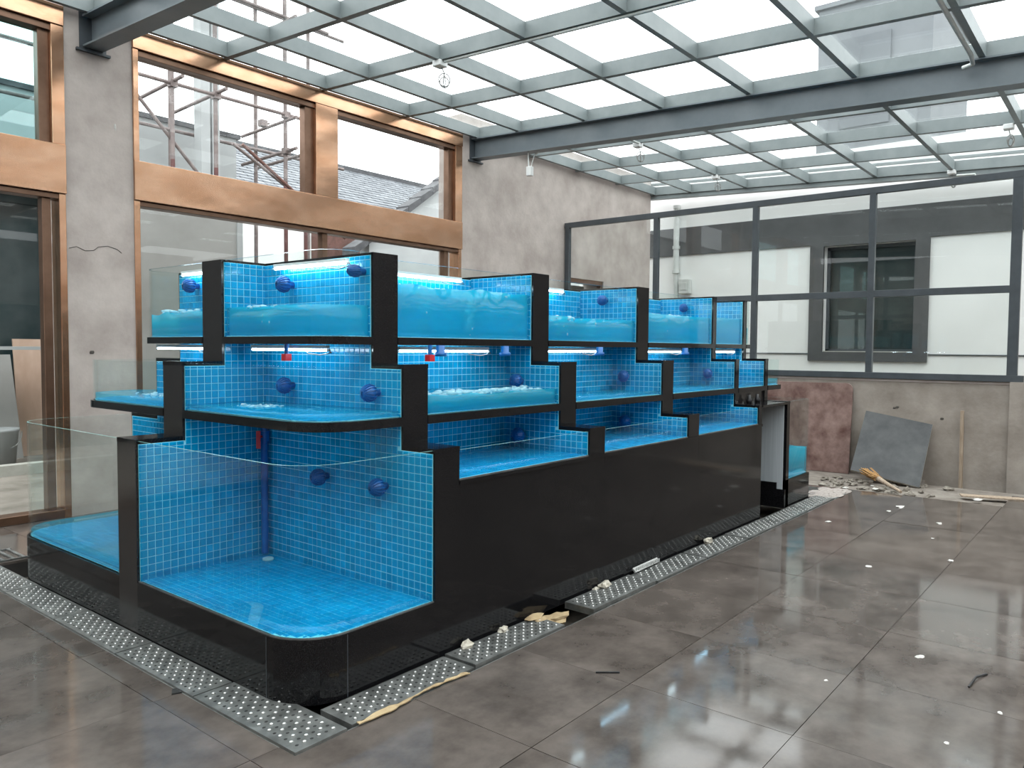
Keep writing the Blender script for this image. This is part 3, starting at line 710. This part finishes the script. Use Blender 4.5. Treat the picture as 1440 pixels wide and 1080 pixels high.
# floors (normal +z)
for ti, z in ((0,ZB),(1,M1),(2,U1)):
    mosaic((0,0,z), (1,0,0), (0,1,0), (0,0,1), near_path(ti,.022)+[(XP[0][0],A0)])
    mosaic((0,0,z), (1,0,0), (0,1,0), (0,0,1), far_path(ti,.022)+[(XP[0][0],A1)])
for k, (a, b_) in enumerate(bays):
    if k < 3: mosaic((0,0,ZBH), (1,0,0), (0,1,0), (0,0,1), [(a,.022),(b_,.022),(b_,YB),(a,YB)])
    mosaic((0,0,M1), (1,0,0), (0,1,0), (0,0,1), [(a,S1+.022),(b_,S1+.022),(b_,YB),(a,YB)])
    mosaic((0,0,U1), (1,0,0), (0,1,0), (0,0,1), [(a,S2+.022),(b_,S2+.022),(b_,YBT),(a,YBT)])
mosaic((0,0,.262), (1,0,0), (0,1,0), (0,0,1), [(XP[4][1],.022),(XL-.022,.022),(XL-.022,A0),(XP[4][1],A0)])
mosaic((0,0,M1), (1,0,0), (0,1,0), (0,0,1), [(XP[4][1],S1+.022),(XL-E1-.022,S1+.022),(XL-E1-.022,A0),(XP[4][1],A0)])
CAM = Vector((-1.8345,-2.5669,1.4818))
def front_score(t):
    p, u, v, n = t; d = p-CAM
    return -abs(n.dot(d.normalized()))/d.length_squared
TILES.sort(key=front_score)
hh = TS/2; th = .003
tm = MB(); bv = .0022
tm.add([(-hh,-hh,0),(hh,-hh,0),(hh,hh,0),(-hh,hh,0),(-hh+bv,-hh+bv,th),(hh-bv,-hh+bv,th),(hh-bv,hh-bv,th),(-hh+bv,hh-bv,th)],
       [(4,5,6,7),(0,1,5,4),(1,2,6,5),(2,3,7,6),(3,0,4,7)])
tile_mesh = tm.mesh('tile', [M['tile']])
TB = BASE[tank.name]
for p, u, v, n in TILES[:300]:
    o = bpy.data.objects.new('tile', tile_mesh); COL.objects.link(o); o.parent = tank
    vv = n.cross(u)
    R = Matrix((u, vv, n)).transposed().to_4x4(); R.translation = p
    o.matrix_parent_inverse = Matrix.Translation(-TB); o.matrix_basis = R
rest = MB()
for p, u, v, n in TILES[300:]:
    vv = n.cross(u); jit = random.uniform(-.0004, .0005)
    rest.add([p+u*(sx*h_)+vv*(sy*h_)+n*z for h_, z in ((hh,0),(hh-bv,th+jit)) for sx,sy in ((-1,-1),(1,-1),(1,1),(-1,1))],
             [(4,5,6,7),(0,1,5,4),(1,2,6,5),(2,3,7,6),(3,0,4,7)])
for p, u, v, n, q in CUT:
    vs = [p+u*x_+v*y_+n*z for d_, z in ((0,0),(bv,th)) for x_, y_ in ((q[0]+d_,q[2]+d_),(q[1]-d_,q[2]+d_),(q[1]-d_,q[3]-d_),(q[0]+d_,q[3]-d_))]
    fs = [(4,5,6,7),(0,1,5,4),(1,2,6,5),(2,3,7,6),(3,0,4,7)]
    if u.cross(v).dot(n) < 0: fs = [tuple(reversed(f)) for f in fs]
    rest.add(vs, fs)
rest.build('mosaic_tiles', M['tile'], tank, kind='stuff')

# --- water
def wave(x, y, s): return noise.noise(Vector((x*6+s, y*6, s*2.3)))
def water_poly(poly, z0, z1, amp, seed, mat='water'):
    """closed body: walls from the outline plus a rippled top"""
    m = MB(); k = len(poly)
    n = 14
    xs = [p[0] for p in poly]; ys = [p[1] for p in poly]
    out = []
    for i in range(k):
        a, b_ = Vector(poly[i]), Vector(poly[(i+1)%k]); q = max(1, int((b_-a).length/.05))
        for j in range(q): out.append(a+(b_-a)*j/q)
    c = Vector((sum(p.x for p in out)/len(out), sum(p.y for p in out)/len(out)))
    L = len(out); rings = [1, .82, .6, .35, .12]
    vs = [(p.x, p.y, z0) for p in out]
    for r in rings:
        for p in out:
            q = c+(p-c)*r; vs.append((q.x, q.y, z1+amp*wave(q.x, q.y, seed)))
    fs = [(i,(i+1)%L,L+(i+1)%L,L+i) for i in range(L)]
    for r in range(len(rings)-1):
        o1, o2 = L*(r+1), L*(r+2)
        fs += [(o1+i,o1+(i+1)%L,o2+(i+1)%L,o2+i) for i in range(L)]
    fs.append(tuple(L*len(rings)+i for i in range(L))); fs.append(tuple(range(L-1,-1,-1)))
    m.add(vs, fs, 0, True)
    return m.build('water', M[mat], tank)
def rect(a, b_, c, d): return [(a,c),(b_,c),(b_,d),(a,d)]
e = .024
NP = lambda ti: near_path(ti,e)+[(XP[0][0]-.008,TIERS[ti][1]+e),(XP[0][0]-.008,A0-.008),(TIERS[ti][0]+e,A0-.008)]
def npoly(ti):
    p = near_path(ti,e); p[0] = (p[0][0],A0-.008); p[-1] = (XP[0][0]-.008,p[-1][1]); return p+[(XP[0][0]-.008,A0-.008)]
def fpoly(ti):
    p = far_path(ti,e); p[0] = (XP[0][0]-.008,p[0][1]); p[-1] = (p[-1][0],A1+.008); return p+[(XP[0][0]-.008,A1+.008)]
fl = .0085
water_poly(npoly(2), U1+fl, 1.69, .012, 1); water_poly(fpoly(2), U1+fl, 1.68, .03, 2)
water_poly(npoly(1), M1+fl, 1.172, .006, 3, 'water_thin'); water_poly(fpoly(1), M1+fl, 1.185, .010, 4, 'water_thin')
water_poly(npoly(0), ZB+fl, ZB+.03, .0012, 5, 'water_clear'); water_poly(fpoly(0), ZB+fl, ZB+.04, .002, 6, 'water_thin')
for k, (zt, zm, am) in enumerate(((1.815,1.235,.022),(1.69,1.168,.018),(1.765,1.172,.016),(1.775,1.172,.006))):
    a, b_ = bays[k][0]+.006, bays[k][1]-.008
    water_poly(rect(a,b_,S2+e,YBT-.008), U1+fl, zt, am, 7+k)
    water_poly(rect(a,b_,S1+e,YB-.008), M1+fl, zm, am*.7, 11+k, 'water' if k == 0 else 'water_thin')
    if k < 3: water_poly(rect(a,b_,e,YB-.008), ZBH+fl, ZBH+(.035,.06,.06)[k], .003, 15+k, 'water_clear')
water_poly(rect(XP[4][1]+.008,XL-e,e,A0-.01), .262+fl, .52, .006, 20)
water_poly(rect(XP[4][1]+.008,XL-E1-e,S1+e,A0-.01), M1+fl, 1.2, .006, 21, 'water_thin')
water_poly(rect(XP[4][1]+.008,XL-E2-e,S2+e,A0-.01), U1+fl, 1.7, .006, 22)
# foam crests and rising bubbles
def foam_strip(x0, x1, y0, y1, z, n, sz, seed):
    m = MB(); rnd = random.Random(seed)
    for k in range(int(n*2.2)):
        t = rnd.random(); x = x0+(x1-x0)*t+rnd.uniform(-.02,.02)*0; y = rnd.uniform(y0,y1)
        q = sz*rnd.uniform(.35,1.0); m.blob((x,y,z+rnd.uniform(-.5,.5)*sz), q*rnd.uniform(.8,2.4), q*rnd.uniform(.6,1.4), q*rnd.uniform(.35,.9), k+seed, .35, n=8, k=5)
    m.sm = [True]*len(m.f); return m.build('foam', M['foam'], tank, kind='stuff')
def bubbles(x, y, z0, z1, n, w, seed):
    m = MB(); rnd = random.Random(seed)
    for k in range(n):
        t = rnd.random(); s = rnd.uniform(.003,.009)
        m.blob((x+rnd.gauss(0,w), y+rnd.uniform(0,.05), z0+(z1-z0)*t), s, s, s*1.2, k, .1, n=6, k=4)
    return m.build('bubbles', M['bubble'], tank, kind='stuff')
b0 = bays[0][0]
foam_strip(b0+.1, b0+1.0, S2+.03, S2+.3, 1.80, 30, .016, 3)
foam_strip(b0+.05, b0+1.0, S1+.035, S1+.2, 1.235, 60, .02, 4)
foam_strip(bays[1][0]+.04, bays[1][0]+.4, S2+.03, S2+.2, 1.69, 22, .018, 5)
foam_strip(bays[2][0]+.2, bays[2][1]-.2, S2+.03, S2+.2, 1.76, 24, .016, 6)
foam_strip(E2+.03, E2+.16, .85, 1.2, 1.69, 18, .012, 7)
foam_strip(E2+.03, E2+.15, 1.85, 2.2, 1.69, 16, .014, 8)
foam_strip(E1+.14, E1+.3, .88, 1.1, 1.172, 22, .010, 9)
foam_strip(E1+.1, E1+.3, 1.75, 2.2, 1.19, 20, .012, 10)
for x, y, n in ((b0+.25,S2+.028,70),(b0+.62,S2+.028,80)): bubbles(x, y, U1+.02, 1.79, n, .022, int(x*100))
bubbles(bays[1][0]+.2, S2+.028, U1+.03, 1.66, 50, .035, 9); bubbles(bays[1][0]+.6, S2+.028, U1+.03, 1.66, 40, .03, 10)
bubbles(bays[2][0]+.3, S2+.028, U1+.03, 1.72, 60, .04, 11)
m = MB(); rnd = random.Random(5)
for k in range(70):
    s = rnd.uniform(.003,.008); m.blob((E2+.028+rnd.uniform(0,.03), 1.02+rnd.gauss(0,.025), rnd.uniform(U1+.02,1.67)), s,s,s*1.2,k,.1,n=6,k=4)
m.build('bubbles', M['bubble'], tank, kind='stuff')

# --- plumbing fittings fixed to the mosaic
def strainer(p, n=(-1,0,0), r=.045):
    p, n = Vector(p), Vector(n)
    m = MB(); m.lathe([(.018,0),(.018,.03),(r*.62,.032),(r*.86,.05),(r*.9,.06),(r*.82,.075),(r*.55,.092),(r*.18,.1)], p, n, 14)
    st = m.build('strainer', M['blue_plastic'], tank)
    a = n.orthogonal().normalized(); b_ = n.cross(a); f = MB()
    for k in range(16):
        ang = 2*PI*k/16; d = a*math.cos(ang)+b_*math.sin(ang); t = (-a*math.sin(ang)+b_*math.cos(ang))*.0022
        prof_ = [(.25,.104),(.62,.098),(.92,.08),(1.02,.06),(.92,.04),(.7,.034)]
        pp = [p+d*(r*q)+n*h for q, h in prof_]; qq = [p+d*(r*q*.8)+n*(h*.92) for q, h in prof_]
        L = len(pp); vs = [v+s*t for v in pp+qq for s in (1,-1)]
        for i in range(L-1):
            a0_, a1_, b0_, b1_ = 2*i, 2*(i+1), 2*(L+i), 2*(L+i+1)
            f.add(vs, [(a0_,a1_,a1_+1,a0_+1),(a0_,b0_,b1_,a1_),(a0_+1,a1_+1,b1_+1,b0_+1)])
    f.build('fins', M['blue_plastic'], st)
fx = XP[0][0]-.007
for y, z in ((1.10,1.822),(1.10,1.268),(.391,1.256),(.80,.793),(.333,.794)): strainer((fx,y,z))
strainer((XP[0][0]-.007,2.1,1.86)); strainer((XP[0][0]-.007,.50,1.862), r=.032)
for k in (1,2): strainer((XP[k][0]-.007,.50,.93), r=.05); strainer((XP[k][0]-.007,.52,1.275), r=.045)
strainer((XP[3][0]-.007,.45,1.27), r=.045); strainer((XP[2][0]-.007,.72,1.86), r=.04); strainer((XP[3][0]-.007,.70,1.86), r=.04)
pipe = MB().tube([(.71,1.325,ZB+.02),(.71,1.325,M0-.002)], .020, 12).build('pipe', M['blue_plastic'], tank)
m = MB(); m.tube([(.71,1.325,.94),(.71,1.325,1.0)], .03, 12); m.build('valve_body', M['blue_plastic'], pipe)
m = MB(); m.obox((.655,1.30,.955), (.006,.010,0), (.010,-.006,0), (0,0,.05)); m.obox((.675,1.31,.97), (.02,.006,0), (0,.006,0), (0,0,.006)); m.build('valve_handle', M['red_plastic'], pipe, label='red valve handle')
MB().lathe([(.03,0),(.032,.012),(.02,.016)], (.66,1.22,ZB+.006)).build('drain_cap', M['white_plastic'], tank, label='white drain cap')
for (x, y, z) in ((.60,.985,M0-.05),(.54,.86,U0-.075),(1.05,.33,U0-.075)):
    t_ = MB().tube([(x,y,z+.075),(x,y,z+.02)], .012, 8).build('inlet_pipe', M['blue_plastic'], tank)
    MB().box(x-.018,x+.018,y-.018,y+.018,z-.01,z+.025).build('tap_handle', M['red_plastic'], t_, label='red tap handle')
for x in (1.20,1.75):
    MB().lathe([(.035,0),(.035,.02),(.024,.025),(.024,.06)], (x,.40,U0-.06)).build('drain_stub', M['blue_plastic'], tank)
for k in (1,2):
    MB().lathe([(.035,0),(.035,.02),(.024,.025),(.024,.06)], (bays[k][0]+.55,.40,U0-.06)).build('drain_stub', M['blue_plastic'], tank)

# ================================================================== LED TUBES (things of their own)
def led(p0, p1, lab, r=.0065):
    p0, p1 = Vector(p0), Vector(p1); c = (p0+p1)/2; d = (p1-p0).normalized(); L = (p1-p0).length/2
    t = thing('led_tube', lab, 'lamp', c, 'LED tubes of the tank')
    side = d.cross(Vector((0,0,1)))
    MB().obox(c+Vector((0,0,.017)), d*L, side*.013, (0,0,.007)).build('housing', M['white_plastic'], t)
    MB().tube([p0,p1], r, 10).build('tube', M['led'], t)
    m = MB(); m.tube([p0-d*.015,p0], r*1.15, 10); m.tube([p1,p1+d*.015], r*1.15, 10); m.build('end_cap', M['white_plastic'], t)
    m = MB(); m.tube([p1+d*.012, p1+d*.03-Vector((0,0,.012)), p1-d*.06-Vector((0,0,.026)), p1-d*.16-Vector((0,0,.018)), p1-d*.2+Vector((0,0,.008))], .003, 6); m.build('cord', M['cable'], t)
    return t
def strip(p0, p1, lab):
    p0, p1 = Vector(p0), Vector(p1); c = (p0+p1)/2; d = (p1-p0)/2; sd = d.normalized().cross(Vector((0,0,1)))
    t = thing('led_strip', lab, 'lamp', c, 'LED strips of the tank')
    MB().obox(c+Vector((0,0,.005)), d, sd*.009, (0,0,.002)).build('housing', M['white_plastic'], t)
    MB().obox(c, d, sd*.007, (0,0,.0028)).build('diffuser', M['led_strip'], t)
led((.60,1.26,1.466), (.60,.60,1.466), 'white LED tube over the middle tier of the near rounded corner')
led((.60,2.33,1.466), (.60,1.66,1.466), 'white LED tube over the middle tier of the left corner compartment')
led((.70,1.19,1.912), (.70,.57,1.906), 'bright LED tube high in the top tier of the near corner')
led((.70,2.2,1.93), (.70,1.72,1.93), 'LED tube high in the top tier of the left corner compartment')
for k, nm in enumerate(('first','second','third')):
    a = bays[k][0]
    led((a+.06,.50,1.462), (a+.78 if k == 0 else a+.66,.50,1.462), 'LED tube under the top shelf in the %s bay right of the near corner' % nm)
    led((a+.1,.90,1.913), (a+.97 if k == 0 else a+.80,.90,1.913), 'LED tube in the top tier of the %s bay right of the near corner' % nm)
    strip((a+.05,.245,M0+.007), (a+.75,.245,M0+.007), 'LED strip behind the middle shelf lip, %s bay right of the near corner' % nm)
strip((.285,1.2,M0+.007), (.285,.5,M0+.007), 'LED strip behind the middle shelf lip of the near rounded corner')
led((bays[3][0]+.08,.90,1.913), (bays[3][1]-.08,.90,1.913), 'LED tube in the top tier above the pump alcove')
led((bays[3][0]+.08,.50,1.462), (bays[3][1]-.08,.50,1.462), 'LED tube under the top shelf above the pump alcove')

# ================================================================== DRAIN GRATES
GRATES = 'studded drain grates round the tank'
def grate_meshes(L, Wd):
    p = MB(); h = .012
    p.box(-L/2,L/2,-Wd/2,Wd/2,-.004,h-.004); p.box(-L/2,L/2,-Wd/2,-Wd/2+.006,-.03,-.004); p.box(-L/2,L/2,Wd/2-.006,Wd/2,-.03,-.004)
    p.box(-L/2,-L/2+.006,-Wd/2+.006,Wd/2-.006,-.03,-.004); p.box(L/2-.006,L/2,-Wd/2+.006,Wd/2-.006,-.03,-.004)
    st = MB(); ho = MB(); nx, ny = int((L-.06)/.034), 6
    z = h-.004
    for i in range(nx):
        for j in range(ny):
            x = -L/2+.04+(L-.08)*i/(nx-1); y = -Wd/2+.03+(Wd-.06)*j/(ny-1)
            if (i+j) % 2 == 0: st.lathe([(.0085,0),(.0065,.005),(.002,.007)], (x,y,z), (0,0,1), 6, 0, True)
            else: ho.lathe([(.0065,0),(.0065,.0008)], (x,y,z), (0,0,1), 6)
    return p.mesh('plate', [M['zinc']]), st.mesh('studs', [M['stud']]), ho.mesh('drain_holes', [M['hole']])
GM = grate_meshes(.715, .198)
def grate(cx, cy, rot, lab, tilt=(0,0), dz=0, sy=1.0):
    t = thing('drain_grate', lab, 'grate', (cx,cy,dz), GRATES)
    t.rotation_euler = (tilt[0], tilt[1], rot); t.scale = (1,sy,1)
    for n, me in zip(('plate','studs','drain_holes'), GM):
        o = bpy.data.objects.new(n, me); COL.objects.link(o); o.parent = t
        if n != 'plate': o['kind'] = 'stuff'
    return t
ordn = ['first','second','third','fourth','fifth','sixth','seventh','eighth','ninth']
# along the near end
ys = [.128,.850,1.575,2.30,3.02]
for k, y in enumerate(ys):
    grate(-.0965 if k else -.070, y, PI/2, 'studded steel drain grate, %s of the row along the near end counted from the corner' % ordn[k],
          (0,random.uniform(-.006,.006)), random.uniform(-.001,.002), .92 if k else 1.2)
# along the long side, two of them shifted so the trench shows
xs = [(.44,.0),(1.165,.004),(2.16,.010),(2.90,.002),(3.64,.0),(4.37,.002),(5.10,.0),(5.83,.002)]
for k, (x, dz) in enumerate(xs):
    grate(x, -.118, 0, 'studded steel drain grate, %s of the row along the long black plinth from the corner' % ordn[k],
          (random.uniform(-.004,.004), .012 if k == 1 else random.uniform(-.003,.003)), dz)
# bar grate at the far end
bg_ = thing('bar_grate', 'barred drain grate half covered in sand past the far end of tank', 'grate', (6.48,.2,0))
m = MB(); m.box(6.2,6.76,-.225,-.21,-.03,.004); m.box(6.2,6.76,.40,.415,-.03,.004); m.build('frame', M['zinc'], bg_)
for k in range(11): MB().box(6.22+k*.05,6.235+k*.05,-.21,.40,-.02,.003).build('bar', M['zinc'], bg_)
b2_ = thing('bar_grate', 'barred floor grate beside the far left corner of the tank', 'grate', (-.2,3.6,0))
MB().box(-.62,.2,3.42,3.435,.001,.012).box(-.62,.2,3.74,3.755,.001,.012).build('frame', M['zinc'], b2_)
for k in range(13): MB().box(-.6+k*.064,-.58+k*.064,3.435,3.74,.001,.011).build('bar', M['zinc'], b2_)

# ================================================================== LEANING SLABS, STICK, BRUSH BY THE END WALL
# red-brown marble sheet with a rounded upper corner
m = MB(); pts = [(1.30,0),(.195,0),(.195,1.03)]+[(.195+.08*(1-math.cos(a)), 1.03+.08*math.sin(a)) for a in (.4,.8,1.2,1.57)]+[(1.30,1.105)]
vs = [(E-.15+z*.085, y, z-.03) for y,z in pts]+[(E-.125+z*.085, y, z-.03) for y,z in pts]
k = len(pts); m.add(vs, [tuple(range(k)), tuple(range(2*k-1,k-1,-1))]+[((i+1)%k,i,k+i,k+(i+1)%k) for i in range(k)])
tag(m.build('marble_sheet', M['marble']), 'red-brown marble sheet leaning on the wall below the black windows', 'slab')
# grey square stone slab
def slab(p00, p10, p11, p01, t, mats, name):
    m = MB(); a = [Vector(q) for q in (p00,p10,p11,p01)]
    n = (a[1]-a[0]).cross(a[3]-a[0]).normalized()*t
    vs = a+[q+n for q in a]
    m.add(vs, [(3,2,1,0)], 0); m.add(vs, [(4,5,6,7),(0,1,5,4),(1,2,6,5),(2,3,7,6),(3,0,4,7)], 1)
    return m.build(name, mats)
sl = slab((7.62,.032,.10),(7.605,-.70,-.02),(8.20,-.70,.634),(8.215,.032,.754), -.025, [M['slate'], M['slab_edge']], 'stone_slab')
tag(sl, 'grey square stone slab tilted against the plaster wall', 'slab')
m = MB(); m.prism([(-1.02,-.15),(-.985,-.15),(-.978,.81),(-1.012,.81)], 'x', E-.09, E-.055)
tag(m.build('wooden_batten', M['wood']), 'upright wooden batten leaning on the plaster wall at right', 'batten')
br = thing('hand_brush', 'ochre bristled brush with a worn handle lying before the stone slab', 'brush', (7.2,-.5,0))
d = Vector((6.93,-.66,.02)); h0 = Vector((7.50,-.20,.10))
ax = (d-h0).normalized()
MB().tube([h0+ax*.22, h0+ax*.4, d], [.03,.022,.016], 8).build('handle', M['wood'], br)
m = MB(); sd = ax.cross(Vector((0,0,1))).normalized()
for k in range(60):
    a = h0+ax*random.uniform(.1,.26)+sd*random.uniform(-.05,.05)+Vector((0,0,random.uniform(-.02,.03))); m.tube([a, a-ax*random.uniform(.18,.26)+sd*random.uniform(-.03,.03)+Vector((0,0,random.uniform(-.02,.02)))], .006, 4)
b_o = m.build('bristles', M['brush'], br, kind='stuff')
m = MB()
for k in range(46): m.blob((random.uniform(7.0,7.75), random.uniform(-1.0,.3), random.uniform(-.035,-.015)), random.uniform(.02,.07), random.uniform(.02,.06), random.uniform(.012,.035), k+40, .5)
tag(m.build('rubble', M['rubble'], None, kind='stuff'), 'loose rubble scattered at the foot of the leaning stone slab', 'rubble')
m = MB()
for k in range(34): m.blob((random.uniform(6.12,6.74), random.uniform(-.20,.06), .005), random.uniform(.05,.13), random.uniform(.03,.08), random.uniform(.003,.008), k+90, .5)
tag(m.build('sand_heap', M['sand'], None, kind='stuff'), 'thin spill of pinkish sand over the far end of the drain', 'sand')
m = MB(); m.obox((7.38,-1.66,.008), (.06,.02,0), (-.16,.50,0), (0,0,.006))
tag(m.build('wood_plank', M['wood']), 'weathered wood strip lying on the floor edge at far right', 'plank')

# scraps: every piece of litter its own object
def scrap(name, x, y, r, lab, cat, mat='paper', flat=.3, grp=None, z=0, el=1.0):
    r *= .8; m = MB(); m.blob((x,y,z+r*flat*.5), r*el, r*.7, r*flat, int(x*37+y*91)%97, .6, n=9, k=5)
    return tag(m.build(name, M[mat]), lab, cat, grp)
FB = 'foam scraps along the drain'
for (x,y,r,lab) in ((.95,-.032,.045,'lump of dry foam at the plinth foot behind the first gap in grates'),
                    (1.23,-.028,.038,'lump of dry foam at the plinth foot behind the second long-side grate'),
                    (2.19,-.045,.06,'pale foam lump lying on the third long-side grate by the plinth'),
                    (2.12,-.022,.028,'small foam scrap propped against the plinth above the third grate'),
                    (3.66,-.04,.055,'pale foam lump lying on the fifth long-side grate')):
    scrap('foam_scrap', x, y, r, lab, 'scrap', 'foam_bit', .55, FB, .008)
scrap('cardboard_scrap', 1.62, -.075, .10, 'tan packing scrap lying in the gap between the long-side grates', 'scrap', 'card', .25, None, -.03, 1.3)
scrap('cardboard_scrap', 1.50, -.04, .07, 'smaller tan packing scrap on the edge of the second grate', 'scrap', 'card', .25, None, .006, 1.2)
m = MB(); rnd = random.Random(3); n_ = 22
lo = [(.10+k*.030, -.238-.012*math.sin(k*.35)+rnd.uniform(-.005,.005)) for k in range(n_)]
hi = [(.10+k*.030+rnd.uniform(-.008,.008), -.222+rnd.uniform(-.008,.012)) for k in range(n_)]
m.prism(lo+hi[::-1], 'z', .0085, .0125)
tag(m.build('cardboard_strip', M['card']), 'torn tan cardboard strip along the outer edge of the first long-side grate', 'scrap')
m = MB(); m.obox((2.75,-.018,.03), (.17,.004,0), (0,.012,.012), (0,-.004,.004))
for k in range(12): m.obox((2.60+k*.028,-.030,.034), (.003,0,0), (0,.004,0), (0,0,.012))
tag(m.build('steel_strip', M['stud']), 'short toothed metal strip lying against the plinth foot', 'strip')
WS = 'white scraps on the floor'
for (x,y,r,lab) in ((6.18,-.82,.06,'largest white scrap on the floor before the stone slab'),(5.9,-.79,.03,'small white scrap just left of the largest scrap'),
                    (5.07,-.50,.035,'cream scrap on the floor right of the black alcove'),(5.64,-1.25,.045,'long white scrap on the floor in front of the batten'),
                    (2.30,-1.78,.03,'white sliver on the floor by the bright window reflection'),(3.81,-1.15,.03,'white dust fleck at the middle of the tiled floor'),
                    (1.72,-1.51,.012,'tiny white crumb near the crossing of floor joints'),(1.44,-2.04,.014,'tiny white crumb at the bottom right of the floor'),
                    (1.86,-2.16,.014,'tiny white crumb nearest the right edge of the floor'),(7.1,-1.33,.06,'cream foam piece beside the wood strip at far right'),
                    (4.35,-1.56,.03,'grey-white blot on the floor joint in front of the batten'),(5.0,-1.32,.02,'white crumb on the floor behind the joint blot'),
                    (7.05,-.38,.05,'white plaster lump beside the brush head'),(7.25,-.30,.03,'small plaster lump left of the brush head'),
                    (6.9,-.12,.05,'pale shard lying left of the brush near the sand')):
    scrap('floor_scrap', x, y, r, lab, 'scrap', 'paper', .16, WS)
m = MB(); m.obox((1.155,-.715,.004), (.035,-.042,0), (.003,.0025,0), (0,0,.003))
tag(m.build('dark_splinter', M['hole']), 'thin dark splinter lying alone on the grey floor tiles', 'splinter')
m = MB(); m.tube([(2.05,-2.02,.004),(2.17,-2.03,.012),(2.26,-2.06,.004)], .005, 6)
tag(m.build('cable_offcut', M['black_plastic']), 'short black cable offcut on the floor at the right edge', 'cable')
m = MB(); m.obox((-.20,.60,.003), (.012,.022,0), (-.018,.008,0), (0,0,.003))
tag(m.build('dark_chip', M['hole']), 'small dark chip beside the second end grate', 'chip')

# ================================================================== ELECTRICAL ITEMS UNDER THE ROOF
def junction(x, y, lab, zoff=0):
    z = PB+rz(y)-.001+zoff
    t = thing('junction_box', lab, 'lamp wiring', (x,y,z), 'junction boxes with coiled wire')
    MB().box(x-.055,x+.055,y-.05,y+.05,z-.055,z).build('box', M['white_plastic'], t, bevel=.006)
    m = MB()
    for k in range(3):
        c = Vector((x+.04, y-.02, z-.17-.012*k)); r = .062-.006*k
        m.tube([c+Vector((r*math.cos(a)*.75, r*math.cos(a)*.5*(1 if k % 2 else -1), r*math.sin(a))) for a in [2*PI*i/16 for i in range(17)]], .005, 6)
    m.tube([(x+.02,y,z-.05),(x+.05,y-.01,z-.10),(x+.03,y-.02,z-.15)], .005, 6)
    m.build('wire_coil', M['cable'], t)
junction(3.60, 2.765, 'white junction box with coiled wire above the first top bay, nearest of five')
junction(7.36, 2.765, 'junction box with coiled wire just beyond the big roof beam')
junction(8.575, -1.30, 'junction box with coiled wire at the right edge below the big beam')
junction(11.0-.08, -.335, 'junction box with coiled wire near the eaves beam at right')
junction(9.79, 2.765, 'junction box with coiled wire near the eaves beam at left')
def run(pts, lab, r=.014):
    m = MB(); m.tube(pts, r, 8); return tag(m.build('conduit', M['conduit']), lab, 'pipe')
zc = PB-.016
run([(3.60,2.7,zc+rz(2.7)),(3.60,-4.2,zc+rz(-4.2))], 'white conduit under the purlin leading from the nearest junction box')
run([(3.7,-1.33,zc+rz(-1.33)),(5.90,-1.33,zc+rz(-1.33)),(6.0,-1.33,zc+rz(-1.33)-.05),(6.03,-1.25,zc+rz(-1.33)-.06)], 'grey conduit ending in an elbow at the big beam, top right', .02)
run([(10.9,-.40,4.0),(10.95,-.62,4.0),(10.95,-.66,3.9)], 'short bent conduit beside the right eaves junction box', .014)
run([(6.26,2.72,zc+rz(2.72)),(7.30,2.72,zc+rz(2.72))], 'thin conduit leading to the junction box beyond the big beam', .012)
t = thing('wall_socket', 'white socket box hanging from a cord below the big beam', 'socket', (6.14,3.64,3.72))
zs = 4.04+rz(3.64)
MB().box(6.11,6.17,3.60,3.68,zs-.30,zs-.18).build('box', M['white_plastic'], t, bevel=.008)
MB().tube([(6.13,3.65,zs-.18),(6.13,3.66,zs)], .009, 8).tube([(6.15,3.63,zs-.19),(6.15,3.58,zs-.05),(6.15,3.5,zs-.01)], .007, 8).build('cord', M['white_plastic'], t)
